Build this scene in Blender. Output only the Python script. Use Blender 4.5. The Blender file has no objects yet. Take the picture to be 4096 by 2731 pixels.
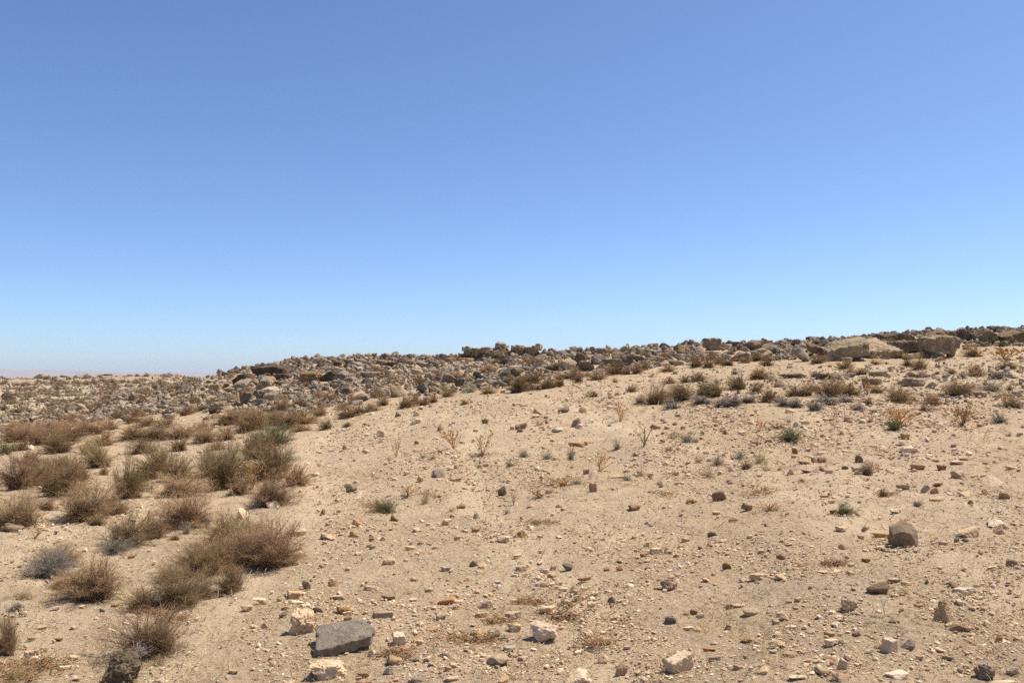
import bpy, bmesh, math, random
import numpy as np
from mathutils import Vector, Matrix

R = math.radians
rng = np.random.default_rng(11)
random.seed(11)
scene = bpy.context.scene
C = scene.collection

# ------------------------------------------------------------------ camera
W, H = 1024, 682
LENS = 31.0
F = LENS / 36.0 * W
CAMZ = 1.65
HORIZON = 374.0
PITCH = math.atan((HORIZON - H / 2) / F)
cp, sp = math.cos(PITCH), math.sin(PITCH)
cam_d = bpy.data.cameras.new("camera")
cam_d.lens = LENS
cam_d.sensor_width = 36.0
cam_d.clip_start = 0.05
cam_d.clip_end = 60000
cam = bpy.data.objects.new("camera", cam_d)
cam.location = (0, 0, CAMZ)
cam.rotation_euler = (math.pi / 2 + PITCH, 0, 0)
C.objects.link(cam)
scene.camera = cam


def zray(px, py, Y):
    """height of the view ray through pixel (px,py) at forward distance Y, and its X/Y"""
    v = (H / 2 - py) / F
    fw = cp - v * sp
    return CAMZ + Y * (sp + v * cp) / fw, (px - W / 2) / F / fw


# ------------------------------------------------------------------ noise
_rt = np.random.default_rng(5).random(4096)


def vnoise(p, seed=0):
    p = np.asarray(p, float)
    i = np.floor(p).astype(np.int64)
    f = p - i
    f = f * f * f * (f * (f * 6 - 15) + 10)
    out = 0.0
    for dx in (0, 1):
        wx = f[:, 0] if dx else 1 - f[:, 0]
        for dy in (0, 1):
            wy = f[:, 1] if dy else 1 - f[:, 1]
            for dz in (0, 1):
                wz = f[:, 2] if dz else 1 - f[:, 2]
                h = ((i[:, 0] + dx) * 73856093) ^ ((i[:, 1] + dy) * 19349663) ^ ((i[:, 2] + dz) * 83492791) ^ (seed * 2654435)
                h = (h ^ (h >> 13)) * 1274126177
                out = out + wx * wy * wz * _rt[(h ^ (h >> 16)) & 4095]
    return out * 2 - 1


def fbm(p, octv=4, seed=0, gain=.5):
    a, s, out = 1.0, 1.0, 0.0
    for k in range(octv):
        out = out + a * vnoise(p * s + k * 17.3, seed + k)
        a *= gain
        s *= 2.03
    return out


# ------------------------------------------------------------------ terrain
near = [(2.0, None), (5, 664)]
COLS = {
    0:   [(8, 556), (12, 495), (18, 456), (26, 424), (36, 406), (50, 399), (75, 391), (110, 383), (150, 380)],
    80:  [(8, 556), (12, 494), (18, 455), (26, 421), (36, 403), (50, 397), (75, 389), (110, 380), (150, 376.8)],
    145: [(8, 556), (12, 493), (18, 453), (24, 425), (30, 405), (36, 396), (50, 391), (75, 386), (110, 378), (150, 373.8)],
    205: [(8, 555), (12, 492), (18, 450), (24, 418), (30, 395), (34, 384), (38, 378), (46, 379), (60, 381), (85, 380), (115, 377.5), (150, 375.5)],
    245: [(8, 554), (12, 490), (18, 448), (24, 414), (29, 385), (33, 374), (37, 369.5)],
    300: [(8, 553), (12, 488), (18, 446), (24, 411), (29, 382), (33, 368), (37, 358)],
    400: [(8, 550), (12, 482), (18, 432), (24, 399), (29, 378), (34, 365), (37, 357)],
    500: [(8, 546), (12, 474), (18, 420), (24, 388), (29, 371), (33, 359), (35, 356)],
    600: [(8, 543), (12, 469), (18, 413), (23, 384), (27, 368), (31, 356), (33, 352)],
    700: [(8, 541), (12, 465), (17, 410), (22, 383), (26, 366), (30, 350), (32, 343.5)],
    800: [(12, 463), (17, 405), (21, 382), (25, 362), (28, 352), (31, 341)],
    900: [(12, 462), (17, 402), (21, 378), (24, 363), (27, 352), (31, 333)],
    1024: [(12, 460), (17, 400), (21, 374), (24, 358), (27, 345), (31, 327)],
}
YG = np.geomspace(1.0, 14000, 700)
LY = np.log(YG)


def column(px, lst):
    ys, zs = [1.0, 3.0], [0.0, 0.0]
    for Y, y in lst:
        ys.append(Y)
        zs.append(zray(px, y, Y)[0])
    yc, zc = ys[-1], zs[-1]
    if yc < 100:
        for k, d in ((1.25, .55), (1.7, 1.6), (3, 4.0)):
            ys.append(yc * k); zs.append(zc - d)
    ys += [420, 1500, 14000]
    zs += [-12, -22, -24]
    z = np.interp(LY, np.log(ys), zs)
    k = np.exp(-.5 * (np.arange(-9, 10) / 3.2) ** 2)
    k /= k.sum()
    zp = np.pad(z, 9, mode='edge')
    return np.convolve(zp, k, mode='valid')


_cpx = np.array(sorted(COLS))
_ctab = np.stack([column(p, COLS[p]) for p in _cpx])
PXG = np.linspace(-200, 1224, 120)
_t = np.stack([np.interp(PXG, _cpx, _ctab[:, j]) for j in range(len(YG))], 1)
_k = np.exp(-.5 * (np.arange(-4, 5) / 1.6) ** 2)
_k /= _k.sum()
ZT = np.stack([np.convolve(np.pad(_t[:, j], 4, mode='edge'), _k, mode='valid') for j in range(len(YG))], 1)


def zbase(X, Y):
    X = np.asarray(X, float); Y = np.asarray(Y, float)
    Ys = np.clip(Y, 1.0, 13999)
    px = np.clip(W / 2 + F * X / Ys, -200, 1223.9)
    a = (px + 200) / (1424 / 119)
    i = np.clip(a.astype(int), 0, 118); fa = a - i
    b = (np.log(Ys) - LY[0]) / (LY[1] - LY[0])
    j = np.clip(b.astype(int), 0, len(YG) - 2); fb = np.clip(b - j, 0, 1)
    return (ZT[i, j] * (1 - fa) * (1 - fb) + ZT[i + 1, j] * fa * (1 - fb) + ZT[i, j + 1] * (1 - fa) * fb + ZT[i + 1, j + 1] * fa * fb)


def zground(X, Y):
    X = np.atleast_1d(np.asarray(X, float)); Y = np.atleast_1d(np.asarray(Y, float))
    z = zbase(X, Y)
    d = np.hypot(X, Y)
    p = np.stack([X, Y, np.zeros_like(X)], 1)
    z = z + .035 * vnoise(p * .9, 1) * np.clip(d / 6, 0.3, 1) + .014 * vnoise(p * 3.1, 2)
    z = z + .05 * np.clip((d - 20) / 20, 0, 2) * vnoise(p * .35, 3)
    z = z + .35 * np.clip((d - 70) / 60, 0, 2) * vnoise(p * .06, 4)
    n = d < 60
    if n.any():
        q = p[n]
        z[n] += .009 * vnoise(q * 9, 5) + .009 * np.abs(vnoise(q * 19, 6)) ** 1.5
    return z


YS = np.geomspace(3.0, 260, 520)


def at_many(px, py):
    """ground points seen at pixels; rays that miss land on the crest of their column"""
    px = np.asarray(px, float); py = np.asarray(py, float)
    X = np.empty(len(px)); Y = np.empty(len(px))
    for s in range(0, len(px), 4000):
        a, b = px[s:s + 4000], py[s:s + 4000]
        z, u = zray(a[:, None], b[:, None], YS[None, :])
        zt = zbase(u * YS[None, :], np.broadcast_to(YS[None, :], z.shape))
        g = z - zt
        hit = g <= 0
        j = np.where(hit.any(1), hit.argmax(1), 0)
        gm = np.where(YS[None, :] < 60, g, 1e9) / YS[None, :]
        jm = gm.argmin(1)
        j0 = np.clip(j - 1, 0, None)
        r = np.arange(len(a))
        g0, g1 = g[r, j0], g[r, j]
        t = np.where(j > 0, g0 / np.maximum(g0 - g1, 1e-9), 0)
        y = YS[j0] + t * (YS[j] - YS[j0])
        y = np.where(hit.any(1), y, YS[jm])
        Y[s:s + 4000] = y
        X[s:s + 4000] = u[:, 0] * y
    return X, Y, zground(X, Y)


def at(px, py):
    X, Y, Z = at_many([px], [py])
    return float(X[0]), float(Y[0]), float(Z[0])


# ------------------------------------------------------------------ mesh helpers
def mk(name, V, Fc, mat=None, smooth=True, attr=None, sharp=None):
    me = bpy.data.meshes.new(name)
    V = np.ascontiguousarray(V, dtype=np.float32)
    Fc = np.ascontiguousarray(Fc, dtype=np.int32)
    n, k = Fc.shape
    me.vertices.add(len(V)); me.vertices.foreach_set("co", V.ravel())
    me.loops.add(n * k); me.loops.foreach_set("vertex_index", Fc.ravel())
    me.polygons.add(n); me.polygons.foreach_set("loop_start", np.arange(n, dtype=np.int32) * k)
    me.update(calc_edges=True)
    me.polygons.foreach_set("use_smooth", np.full(n, smooth, dtype=bool))
    if attr is not None:
        a = me.attributes.new("tone", 'FLOAT', 'POINT')
        a.data.foreach_set("value", np.ascontiguousarray(attr, dtype=np.float32))
    if mat:
        me.materials.append(mat)
    me.validate()
    if sharp and smooth:
        me.set_sharp_from_angle(angle=R(sharp))
    return me


def link(name, me, parent=None):
    o = bpy.data.objects.new(name, me)
    C.objects.link(o)
    if parent:
        o.parent = parent
    return o


_ico = {}


def ico(sub):
    if sub not in _ico:
        bm = bmesh.new()
        bmesh.ops.create_icosphere(bm, subdivisions=sub, radius=1)
        v = np.array([x.co[:] for x in bm.verts]); f = np.array([[q.index for q in x.verts] for x in bm.faces])
        bm.free()
        _ico[sub] = (v / np.linalg.norm(v, axis=1)[:, None], f)
    return _ico[sub]


def hull_rock(pts, sub=4, soft=14, rough=.05, seed=0, nscale=2.2, pits=0.0):
    """a chipped rock: the convex body of PTS, its edges worn round, its faces roughened"""
    pts = np.asarray(pts, float)
    bm = bmesh.new()
    for p in pts:
        bm.verts.new(p)
    bmesh.ops.convex_hull(bm, input=bm.verts)
    for v in [v for v in bm.verts if not v.link_faces]:
        bm.verts.remove(v)
    c = (pts.max(0) + pts.min(0)) / 2 * .4 + np.mean([v.co[:] for v in bm.verts], axis=0) * .6
    bm.normal_update()
    N, D = [], []
    for f in bm.faces:
        n = np.array(f.normal[:]); d = float(n @ (np.array(f.verts[0].co[:]) - c))
        if d < 0:
            n, d = -n, -d
        if d > 1e-6 and f.calc_area() > 1e-9:
            N.append(n); D.append(d)
    bm.free()
    N = np.array(N); D = np.array(D)
    v, f = ico(sub)
    ext = (pts.max(0) - pts.min(0)) / 2
    w = v * ext
    q = (w @ N.T) / D[None, :]
    # soft maximum of the plane ratios
    m = q.max(1, keepdims=True)
    r = 1.0 / (m[:, 0] * (np.exp(np.clip(soft * (q / m - 1), -40, 0)).sum(1)) ** (1 / soft))
    w = w * r[:, None]
    s = float(ext.mean())
    u = w / s
    off = seed * 3.7
    nz = fbm(u * nscale + off, 4, seed)
    w = w * (1 + rough * nz)[:, None]
    w += ext.min() * rough * .55 * np.stack([fbm(u * nscale * 3 + off + k * 9, 3, seed + k) for k in (1, 2, 3)], 1)
    if pits:
        pn = vnoise(u * 4.5 + off, seed + 8)
        w *= (1 - pits * np.clip(pn - .25, 0, 1) * 1.5)[:, None]
    return w + c, f


def unit(V):
    lo, hi = V.min(0), V.max(0)
    e = hi - lo
    V = V - (lo + hi) / 2
    V = V / e
    V[:, 2] += .5
    return V


def random_pts(kind, r):
    n = {'a': 11, 'r': 15, 'f': 13, 'l': 12, 't': 11}[kind]
    p = r.normal(size=(n, 3))
    p /= np.linalg.norm(p, axis=1)[:, None]
    if kind != 'r':
        p *= r.uniform(.75, 1.15, (n, 1))
    if kind in ('f', 'l'):
        p[:, 2] = np.sign(p[:, 2]) * (.35 + .25 * np.abs(p[:, 2]))
    if kind == 'a':
        p = np.sign(p) * np.abs(p) ** .75
    return p


# ------------------------------------------------------------------ materials
def new_mat(name):
    m = bpy.data.materials.new(name)
    m.use_nodes = True
    nt = m.node_tree
    b = nt.nodes["Principled BSDF"]
    b.inputs["Roughness"].default_value = .92
    b.inputs["Specular IOR Level"].default_value = .15
    return m, nt, b


def node(nt, t, **kw):
    n = nt.nodes.new(t)
    for k, v in kw.items():
        setattr(n, k, v)
    return n


def noise(nt, vec, scale, detail=4, rough=.6):
    n = node(nt, "ShaderNodeTexNoise")
    n.inputs["Scale"].default_value = scale
    n.inputs["Detail"].default_value = detail
    n.inputs["Roughness"].default_value = rough
    nt.links.new(vec, n.inputs["Vector"])
    return n.outputs["Fac"]


def ramp(nt, fac, stops):
    n = node(nt, "ShaderNodeValToRGB")
    while len(n.color_ramp.elements) < len(stops):
        n.color_ramp.elements.new(.5)
    for e, (p, c) in zip(n.color_ramp.elements, stops):
        e.position = p
        e.color = (*c, 1) if len(c) == 3 else c
    nt.links.new(fac, n.inputs[0])
    return n.outputs[0]


def mix(nt, fac, a, b, mode='MIX'):
    n = node(nt, "ShaderNodeMix", data_type='RGBA', blend_type=mode)
    for s, v in ((0, fac), (6, a), (7, b)):
        if isinstance(v, (int, float)):
            n.inputs[s].default_value = v
        elif isinstance(v, tuple):
            n.inputs[s].default_value = (*v, 1)
        else:
            nt.links.new(v, n.inputs[s])
    return n.outputs[2]


def math_(nt, op, a, b=0.0):
    n = node(nt, "ShaderNodeMath", operation=op)
    for s, v in ((0, a), (1, b)):
        if isinstance(v, (int, float)):
            n.inputs[s].default_value = v
        else:
            nt.links.new(v, n.inputs[s])
    return n.outputs[0]


def bump(nt, b, h, dist, strength=1.0):
    n = node(nt, "ShaderNodeBump")
    n.inputs["Strength"].default_value = strength
    n.inputs["Distance"].default_value = dist
    nt.links.new(h, n.inputs["Height"])
    nt.links.new(n.outputs[0], b.inputs["Normal"])


def rock_mat(name, base, lo, hi, spot, spot_amt, scale=9.0, bd=.012, per='object'):
    m, nt, b = new_mat(name)
    pos = node(nt, "ShaderNodeNewGeometry").outputs["Position"]
    n1 = noise(nt, pos, scale, 6, .65)
    col = ramp(nt, n1, [(.3, lo), (.5, base), (.72, hi)])
    n2 = noise(nt, pos, scale * 2.6, 5, .7)
    msk = ramp(nt, n2, [(.56, (0, 0, 0)), (.66, (spot_amt,) * 3)])
    col = mix(nt, msk, col, spot)
    if per == 'object':
        rnd = node(nt, "ShaderNodeObjectInfo").outputs["Random"]
    else:
        at_ = node(nt, "ShaderNodeAttribute", attribute_name="tone")
        rnd = at_.outputs["Fac"]
    v = math_(nt, 'MULTIPLY_ADD', rnd, .5)
    v.node.inputs[2].default_value = .78
    hsv = node(nt, "ShaderNodeHueSaturation")
    nt.links.new(col, hsv.inputs["Color"])
    nt.links.new(v, hsv.inputs["Value"])
    sat = math_(nt, 'MULTIPLY_ADD', math_(nt, 'FRACT', math_(nt, 'MULTIPLY', rnd, 7.31)), .3)
    sat.node.inputs[2].default_value = .9
    nt.links.new(sat, hsv.inputs["Saturation"])
    nt.links.new(hsv.outputs[0], b.inputs["Base Color"])
    h = math_(nt, 'ADD', noise(nt, pos, scale * 3, 8, .7), math_(nt, 'MULTIPLY', noise(nt, pos, scale * 12, 4, .6), .4))
    bump(nt, b, h, bd)
    return m


M = {}
# field stones
M['p'] = rock_mat("pale_limestone", (.63, .455, .285), (.50, .345, .20), (.72, .555, .38), (.37, .24, .135), .5, 12)
M['t'] = rock_mat("tan_limestone", (.54, .365, .215), (.42, .265, .145), (.63, .455, .29), (.31, .185, .10), .5, 12)
M['b'] = rock_mat("brown_stone", (.39, .235, .13), (.28, .16, .085), (.49, .32, .19), (.20, .11, .06), .5, 12)
M['g'] = rock_mat("dark_grey_stone", (.26, .19, .13), (.17, .12, .08), (.35, .265, .19), (.11, .073, .047), .5, 12)
M['s'] = rock_mat("grey_brown_slab_rock", (.33, .25, .175), (.22, .16, .11), (.43, .34, .25), (.15, .105, .07), .7, 14, .03)
# ridge rocks
M['P'] = rock_mat("weathered_pale_rock", (0.413, 0.311, 0.202), (0.255, 0.18, 0.11), (0.522, 0.415, 0.286), (0.147, 0.104, 0.0659), .65, 4.5, .035)
M['T'] = rock_mat("weathered_tan_rock", (0.295, 0.204, 0.119), (0.177, 0.113, 0.0659), (0.402, 0.297, 0.188), (0.109, 0.0737, 0.0439), .65, 4.5, .035)
M['G'] = rock_mat("weathered_grey_rock", (0.181, 0.134, 0.0888), (0.101, 0.0711, 0.0481), (0.286, 0.222, 0.155), (0.353, 0.282, 0.202), .5, 4.5, .035)
M['D'] = rock_mat("dark_varnished_rock", (0.0968, 0.063, 0.0434), (0.0546, 0.0347, 0.0248), (0.16, 0.109, 0.0774), (0.227, 0.17, 0.116), .4, 4.5, .035)
M['rub'] = rock_mat("rubble_rock", (.27, .205, .14), (.13, .094, .063), (.50, .40, .285), (.085, .062, .042), .55, 2.2, .025, 'tone')


def gravel_mat():
    m, nt, b = new_mat("gravel_chips")
    a = node(nt, "ShaderNodeAttribute", attribute_name="tone").outputs["Fac"]
    col = ramp(nt, a, [(0, (.25, .15, .09)), (.12, (.38, .24, .14)), (.42, (.48, .32, .185)), (.7, (.58, .415, .255)), (1, (.75, .59, .41))])
    pos = node(nt, "ShaderNodeNewGeometry").outputs["Position"]
    n = noise(nt, pos, 70, 4)
    col = mix(nt, ramp(nt, n, [(.45, (0, 0, 0)), (.7, (.6,) * 3)]), col, (.36, .235, .14))
    nt.links.new(col, b.inputs["Base Color"])
    return m


M['gravel'] = gravel_mat()


def ground_mat():
    m, nt, b = new_mat("desert_sand")
    pos = node(nt, "ShaderNodeNewGeometry").outputs["Position"]
    big = noise(nt, pos, .35, 5, .6)
    col = ramp(nt, big, [(.3, (.475, .325, .178)), (.5, (.56, .40, .24)), (.7, (.63, .465, .29))])
    mid = noise(nt, pos, 2.6, 6, .65)
    col = mix(nt, ramp(nt, mid, [(.42, (0, 0, 0)), (.62, (.75,) * 3)]), col, (.45, .325, .205))
    fine = noise(nt, pos, 34, 6, .75)
    col = mix(nt, ramp(nt, fine, [(.5, (0, 0, 0)), (.66, (.85,) * 3)]), col, (.25, .16, .09))
    col = mix(nt, ramp(nt, fine, [(.28, (.6,) * 3), (.44, (0, 0, 0))]), col, (.60, .455, .30))
    vor = node(nt, "ShaderNodeTexVoronoi")
    vor.inputs["Scale"].default_value = 30
    vor.inputs["Randomness"].default_value = 1
    nt.links.new(pos, vor.inputs["Vector"])
    sep = node(nt, "ShaderNodeSeparateColor")
    nt.links.new(vor.outputs["Color"], sep.inputs[0])
    chip = math_(nt, 'MULTIPLY', math_(nt, 'LESS_THAN', vor.outputs["Distance"], .34), math_(nt, 'GREATER_THAN', sep.outputs[0], .72))
    chipcol = ramp(nt, sep.outputs[1], [(0, (.24, .16, .11)), (.45, (.44, .32, .22)), (1, (.66, .54, .42))])
    col = mix(nt, math_(nt, 'MULTIPLY', chip, .85), col, chipcol)
    sx = node(nt, "ShaderNodeSeparateXYZ")
    nt.links.new(pos, sx.inputs[0])
    mr = node(nt, "ShaderNodeMapRange")
    mr.inputs[1].default_value = 45
    mr.inputs[2].default_value = 130
    nt.links.new(sx.outputs[1], mr.inputs[0])
    soil = math_(nt, 'MULTIPLY', mr.outputs[0], ramp(nt, noise(nt, pos, .12, 4), [(.3, (.55,) * 3), (.6, (.95,) * 3)]))
    col = mix(nt, soil, col, (.33, .225, .135))
    trail = node(nt, "ShaderNodeAttribute", attribute_name="tone").outputs["Fac"]
    col = mix(nt, math_(nt, 'MULTIPLY', trail, .6), col, (.64, .475, .30))
    nt.links.new(col, b.inputs["Base Color"])
    h = math_(nt, 'ADD', math_(nt, 'MULTIPLY', noise(nt, pos, 18, 8, .7), 1.0), math_(nt, 'MULTIPLY', fine, .5))
    h = math_(nt, 'ADD', h, math_(nt, 'MULTIPLY', chip, .25))
    bump(nt, b, h, .045, 1.0)
    return m


M['ground'] = ground_mat()


def plant_mat(name, c0, c1, c2, transl=.25):
    m, nt, b = new_mat(name)
    a = node(nt, "ShaderNodeAttribute", attribute_name="tone").outputs["Fac"]
    col = ramp(nt, a, [(0, c0), (.5, c1), (1, c2)])
    rnd = node(nt, "ShaderNodeObjectInfo").outputs["Random"]
    v = math_(nt, 'MULTIPLY_ADD', rnd, .45)
    v.node.inputs[2].default_value = .8
    hsv = node(nt, "ShaderNodeHueSaturation")
    nt.links.new(col, hsv.inputs["Color"]); nt.links.new(v, hsv.inputs["Value"])
    hue = math_(nt, 'MULTIPLY_ADD', math_(nt, 'FRACT', math_(nt, 'MULTIPLY', rnd, 5.17)), .016)
    hue.node.inputs[2].default_value = .497
    nt.links.new(hue, hsv.inputs["Hue"])
    nt.links.new(hsv.outputs[0], b.inputs["Base Color"])
    tr = node(nt, "ShaderNodeBsdfTranslucent")
    nt.links.new(hsv.outputs[0], tr.inputs[0])
    mx = node(nt, "ShaderNodeMixShader")
    mx.inputs[0].default_value = transl
    nt.links.new(b.outputs[0], mx.inputs[1]); nt.links.new(tr.outputs[0], mx.inputs[2])
    nt.links.new(mx.outputs[0], nt.nodes["Material Output"].inputs["Surface"])
    return m


M['sb'] = plant_mat("dry_brown_twigs", (.27, .155, .076), (.46, .282, .148), (.60, .405, .235))
M['so'] = plant_mat("olive_twigs", (.26, .17, .075), (.43, .295, .145), (.57, .415, .22))
M['sy'] = plant_mat("dead_grey_twigs", (.30, .23, .175), (.46, .37, .295), (.60, .505, .41))
M['sn'] = plant_mat("green_twigs", (.18, .15, .06), (.30, .265, .12), (.44, .375, .19))
M['sk'] = plant_mat("grey_green_twigs", (.31, .26, .17), (.47, .405, .285), (.60, .53, .39))
M['ss'] = plant_mat("straw_stems", (.36, .24, .12), (.52, .37, .19), (.64, .49, .29))
M['sr'] = plant_mat("rusty_stems", (.42, .22, .085), (.62, .36, .15), (.72, .47, .24))
M['far'] = plant_mat("far_scrub_twigs", (.22, .14, .078), (.37, .25, .148), (.49, .355, .22))
M['wood'] = plant_mat("dark_woody_stems", (.12, .08, .052), (.21, .145, .098), (.32, .24, .175), .05)
M['bleach'] = plant_mat("bleached_wood", (.40, .34, .28), (.52, .46, .39), (.62, .56, .5), .05)

# ------------------------------------------------------------------ ground and hills
def build_ground():
    r = np.concatenate([np.linspace(.4, 4, 40, endpoint=False), np.linspace(4, 15, 420, endpoint=False), np.linspace(15, 46, 400, endpoint=False),
                        np.geomspace(46, 200, 150, endpoint=False), np.geomspace(200, 14000, 60)])
    a = np.concatenate([np.linspace(-42, 42, 720), np.linspace(45, 315, 80)])
    th = np.radians(a)
    X = r[:, None] * np.sin(th)[None, :]
    Y = r[:, None] * np.cos(th)[None, :]
    V = np.stack([X, Y, np.zeros_like(X)], -1).reshape(-1, 3)
    V[:, 2] = zground(V[:, 0], V[:, 1])
    nr, na = len(r), len(a)
    i = np.arange(nr - 1)[:, None] * na
    j = np.arange(na)[None, :]
    j2 = (j + 1) % na
    Fq = np.stack([i + j, i + j2, i + na + j2, i + na + j], -1).reshape(-1, 4)
    tr = np.zeros(len(V))
    nearv = (V[:, 1] > 3) & (V[:, 1] < 40)
    for line, wd in (([(120, 690), (200, 650), (240, 605), (285, 550), (310, 490), (306, 455), (330, 432)], .32), ([(20, 640), (60, 585), (20, 545), (70, 520), (110, 490), (128, 462)], .22),
                     ([(640, 690), (560, 600), (500, 530), (470, 470), (480, 430)], .22), ([(1010, 600), (860, 520), (760, 470), (600, 420), (560, 400)], .25)):
        P = np.array([at(*p)[:2] for p in line])
        q = V[nearv][:, :2]
        q = q + .25 * np.stack([vnoise(np.c_[q * .8, 0 * q[:, :1]], 50), vnoise(np.c_[q * .8, 0 * q[:, :1]], 51)], 1)
        dm = np.full(len(q), 9.0)
        for a, b in zip(P[:-1], P[1:]):
            t = np.clip(((q - a) @ (b - a)) / ((b - a) @ (b - a)), 0, 1)
            dm = np.minimum(dm, np.linalg.norm(q - a - t[:, None] * (b - a), axis=1))
        tr[nearv] = np.maximum(tr[nearv], np.exp(-(dm / wd) ** 2))
    V[:, 2] -= .012 * tr
    o = link("ground", mk("ground", V, Fq[:, ::-1], M['ground'], attr=tr))
    c = np.arange(na)
    o["kind"] = "structure"
    o["label"] = "stony sandy desert ground rising to a rocky ridge"


build_ground()


def build_hills():
    nx, ny = 160, 24
    x = np.linspace(-9000, 3000, nx); y = np.linspace(5200, 9000, ny)
    X, Y = np.meshgrid(x, y)
    u = X / Y
    px = W / 2 + F * u
    top = np.interp(px, [-700, -100, 0, 60, 130, 205, 260, 500, 900], [371, 368.3, 368.9, 370.0, 371.0, 372.2, 373.2, 374, 374])
    crest = CAMZ + 6500 * (HORIZON - top) / F
    prof = np.clip((Y - 5200) / 1300, 0, 1) ** 1.2 * np.clip((9000 - Y) / 2400, 0, 1) ** .5
    p = np.stack([X.ravel() / 900, Y.ravel() / 900, 0 * X.ravel()], 1)
    Z = -26 + (crest + 26) * prof + (2.0 * fbm(p, 4, 31)).reshape(X.shape) * prof
    V = np.stack([X, Y, Z], -1).reshape(-1, 3)
    i = np.arange(ny - 1)[:, None] * nx; j = np.arange(nx - 1)[None, :]
    Fq = np.stack([i + j, i + j + 1, i + nx + j + 1, i + nx + j], -1).reshape(-1, 4)
    m, nt, b = new_mat("far_hill_soil")
    pos = node(nt, "ShaderNodeNewGeometry").outputs["Position"]
    nt.links.new(ramp(nt, noise(nt, pos, .004, 6), [(.35, (.26, .19, .14)), (.65, (.36, .27, .2))]), b.inputs["Base Color"])
    o = link("hills", mk("hills", V, Fq, m))
    o["kind"] = "structure"
    o["label"] = "low far hills fading into lilac haze"


build_hills()

# ------------------------------------------------------------------ registry of things, for labels
REG = []      # dict(o, cat, adj, noun, px, py, group, label)
REFS = []     # (px, py, name)


def reg(o, cat, adj, noun, px, py, group=None, label=None, ref=None):
    REG.append(dict(o=o, cat=cat, adj=adj, noun=noun, px=px, py=py, group=group, label=label))
    if ref:
        REFS.append((px, py, ref, o))


# crops of the photograph that positions were read from: (origin x, origin y, photo px per crop px)
CR = {
    'R1': (0, 1250, .6058), 'R2': (0, 1900, .5952), 'R3': (700, 1250, .5952), 'R4': (2000, 1250, .4677), 'R5': (3000, 1250, .466),
    'R6': (1300, 1600, .5952), 'R7': (1000, 2150, .6378), 'R8': (2600, 1950, .6361), 'RT': (2600, 1600, .6361),
    'L5': (800, 1340, .2551), 'L6': (0, 1400, .2976), 'L8': (1100, 2400, .2126),
}


def cv(crop, x, y):
    a, b, s = CR[crop]
    return (a + x * s) / 4, (b + y * s) / 4


def sc(crop, w):
    return w * CR[crop][2] / 4


# ------------------------------------------------------------------ rock kinds
PROTO = {}
for k, n in (('a', 9), ('f', 7), ('r', 5), ('l', 4)):
    for q in range(n):
        r_ = np.random.default_rng(100 + q * 7 + ord(k))
        V, Fc = hull_rock(random_pts(k, r_), sub=4, soft={'a': 20, 'f': 18, 'r': 13, 'l': 22}[k], rough={'a': .09, 'f': .08, 'r': .07, 'l': .08}[k], seed=q + ord(k), pits=.12 if k == 'a' and q % 3 == 0 else 0)
        PROTO[k, q] = (unit(V), Fc)
NPROTO = {'a': 9, 'f': 7, 'r': 5, 'l': 4, 'w': 6}
for q in range(6):
    r_ = np.random.default_rng(700 + q)
    bx = np.array([[x, y, z] for x in (-.5, .5) for y in (-.5, .5) for z in (0, 1)]) + r_.normal(size=(8, 3)) * .07
    V, Fc = hull_rock(bx, sub=4, soft=18, rough=.06, seed=q + 60)
    PROTO['w', q] = (unit(V), Fc)
_pm = {}


def proto_mesh(shape, q, matk, name):
    key = (shape, q, matk, name)
    if key not in _pm:
        V, Fc = PROTO[shape, q]
        _pm[key] = mk(name, V, Fc, M[matk], sharp=42)
    return _pm[key]


def place_rock(name, px, py, w, h, matk, shape, sink=.16, rz=None, z_add=0.0, r=None):
    """a rock whose visible foot is at pixel (px,py), w by h pixels large; returns the object"""
    r = r or rng
    X, Y, Z = at(px, py)
    if name == 'stone':
        sink = r.uniform(.08, .3)
    d = math.hypot(Y, CAMZ - Z)
    k = d / F
    sx = w * k
    dep = math.atan2(CAMZ - Z, Y)
    sy = sx * r.uniform(.6, .85)
    hv = h * k - sy * max(math.sin(dep), 0) * .55
    sz = max(hv, .22 * min(h * k, sx)) / (1 - sink)
    sy = min(sy, max(sz * 2.6, sx * .5))
    q = int(r.integers(NPROTO[shape]))
    o = link(name, proto_mesh(shape, q, matk, name))
    o.scale = (sx * 1.04, sy, sz)
    o.rotation_euler = (r.normal() * .06, r.normal() * .06, (r.integers(2) * math.pi + r.normal() * .22) if rz is None else rz)
    o.location = (X, Y + sy * .35, Z - sz * sink + z_add)
    return o


COLN = {'p': 'pale', 't': 'tan', 'b': 'brown', 'g': 'dark grey', 'P': 'pale weathered', 'T': 'tan weathered', 'G': 'grey', 'D': 'dark brown'}
SHN = {'a': 'angular', 'f': 'flat', 'r': 'rounded', 'l': 'long'}


def parse(txt):
    out = []
    for part in txt.replace('\n', ';').split(';'):
        t = part.split()
        if t:
            out.append([float(v) for v in t[:4]] + t[4:])
    return out


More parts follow.
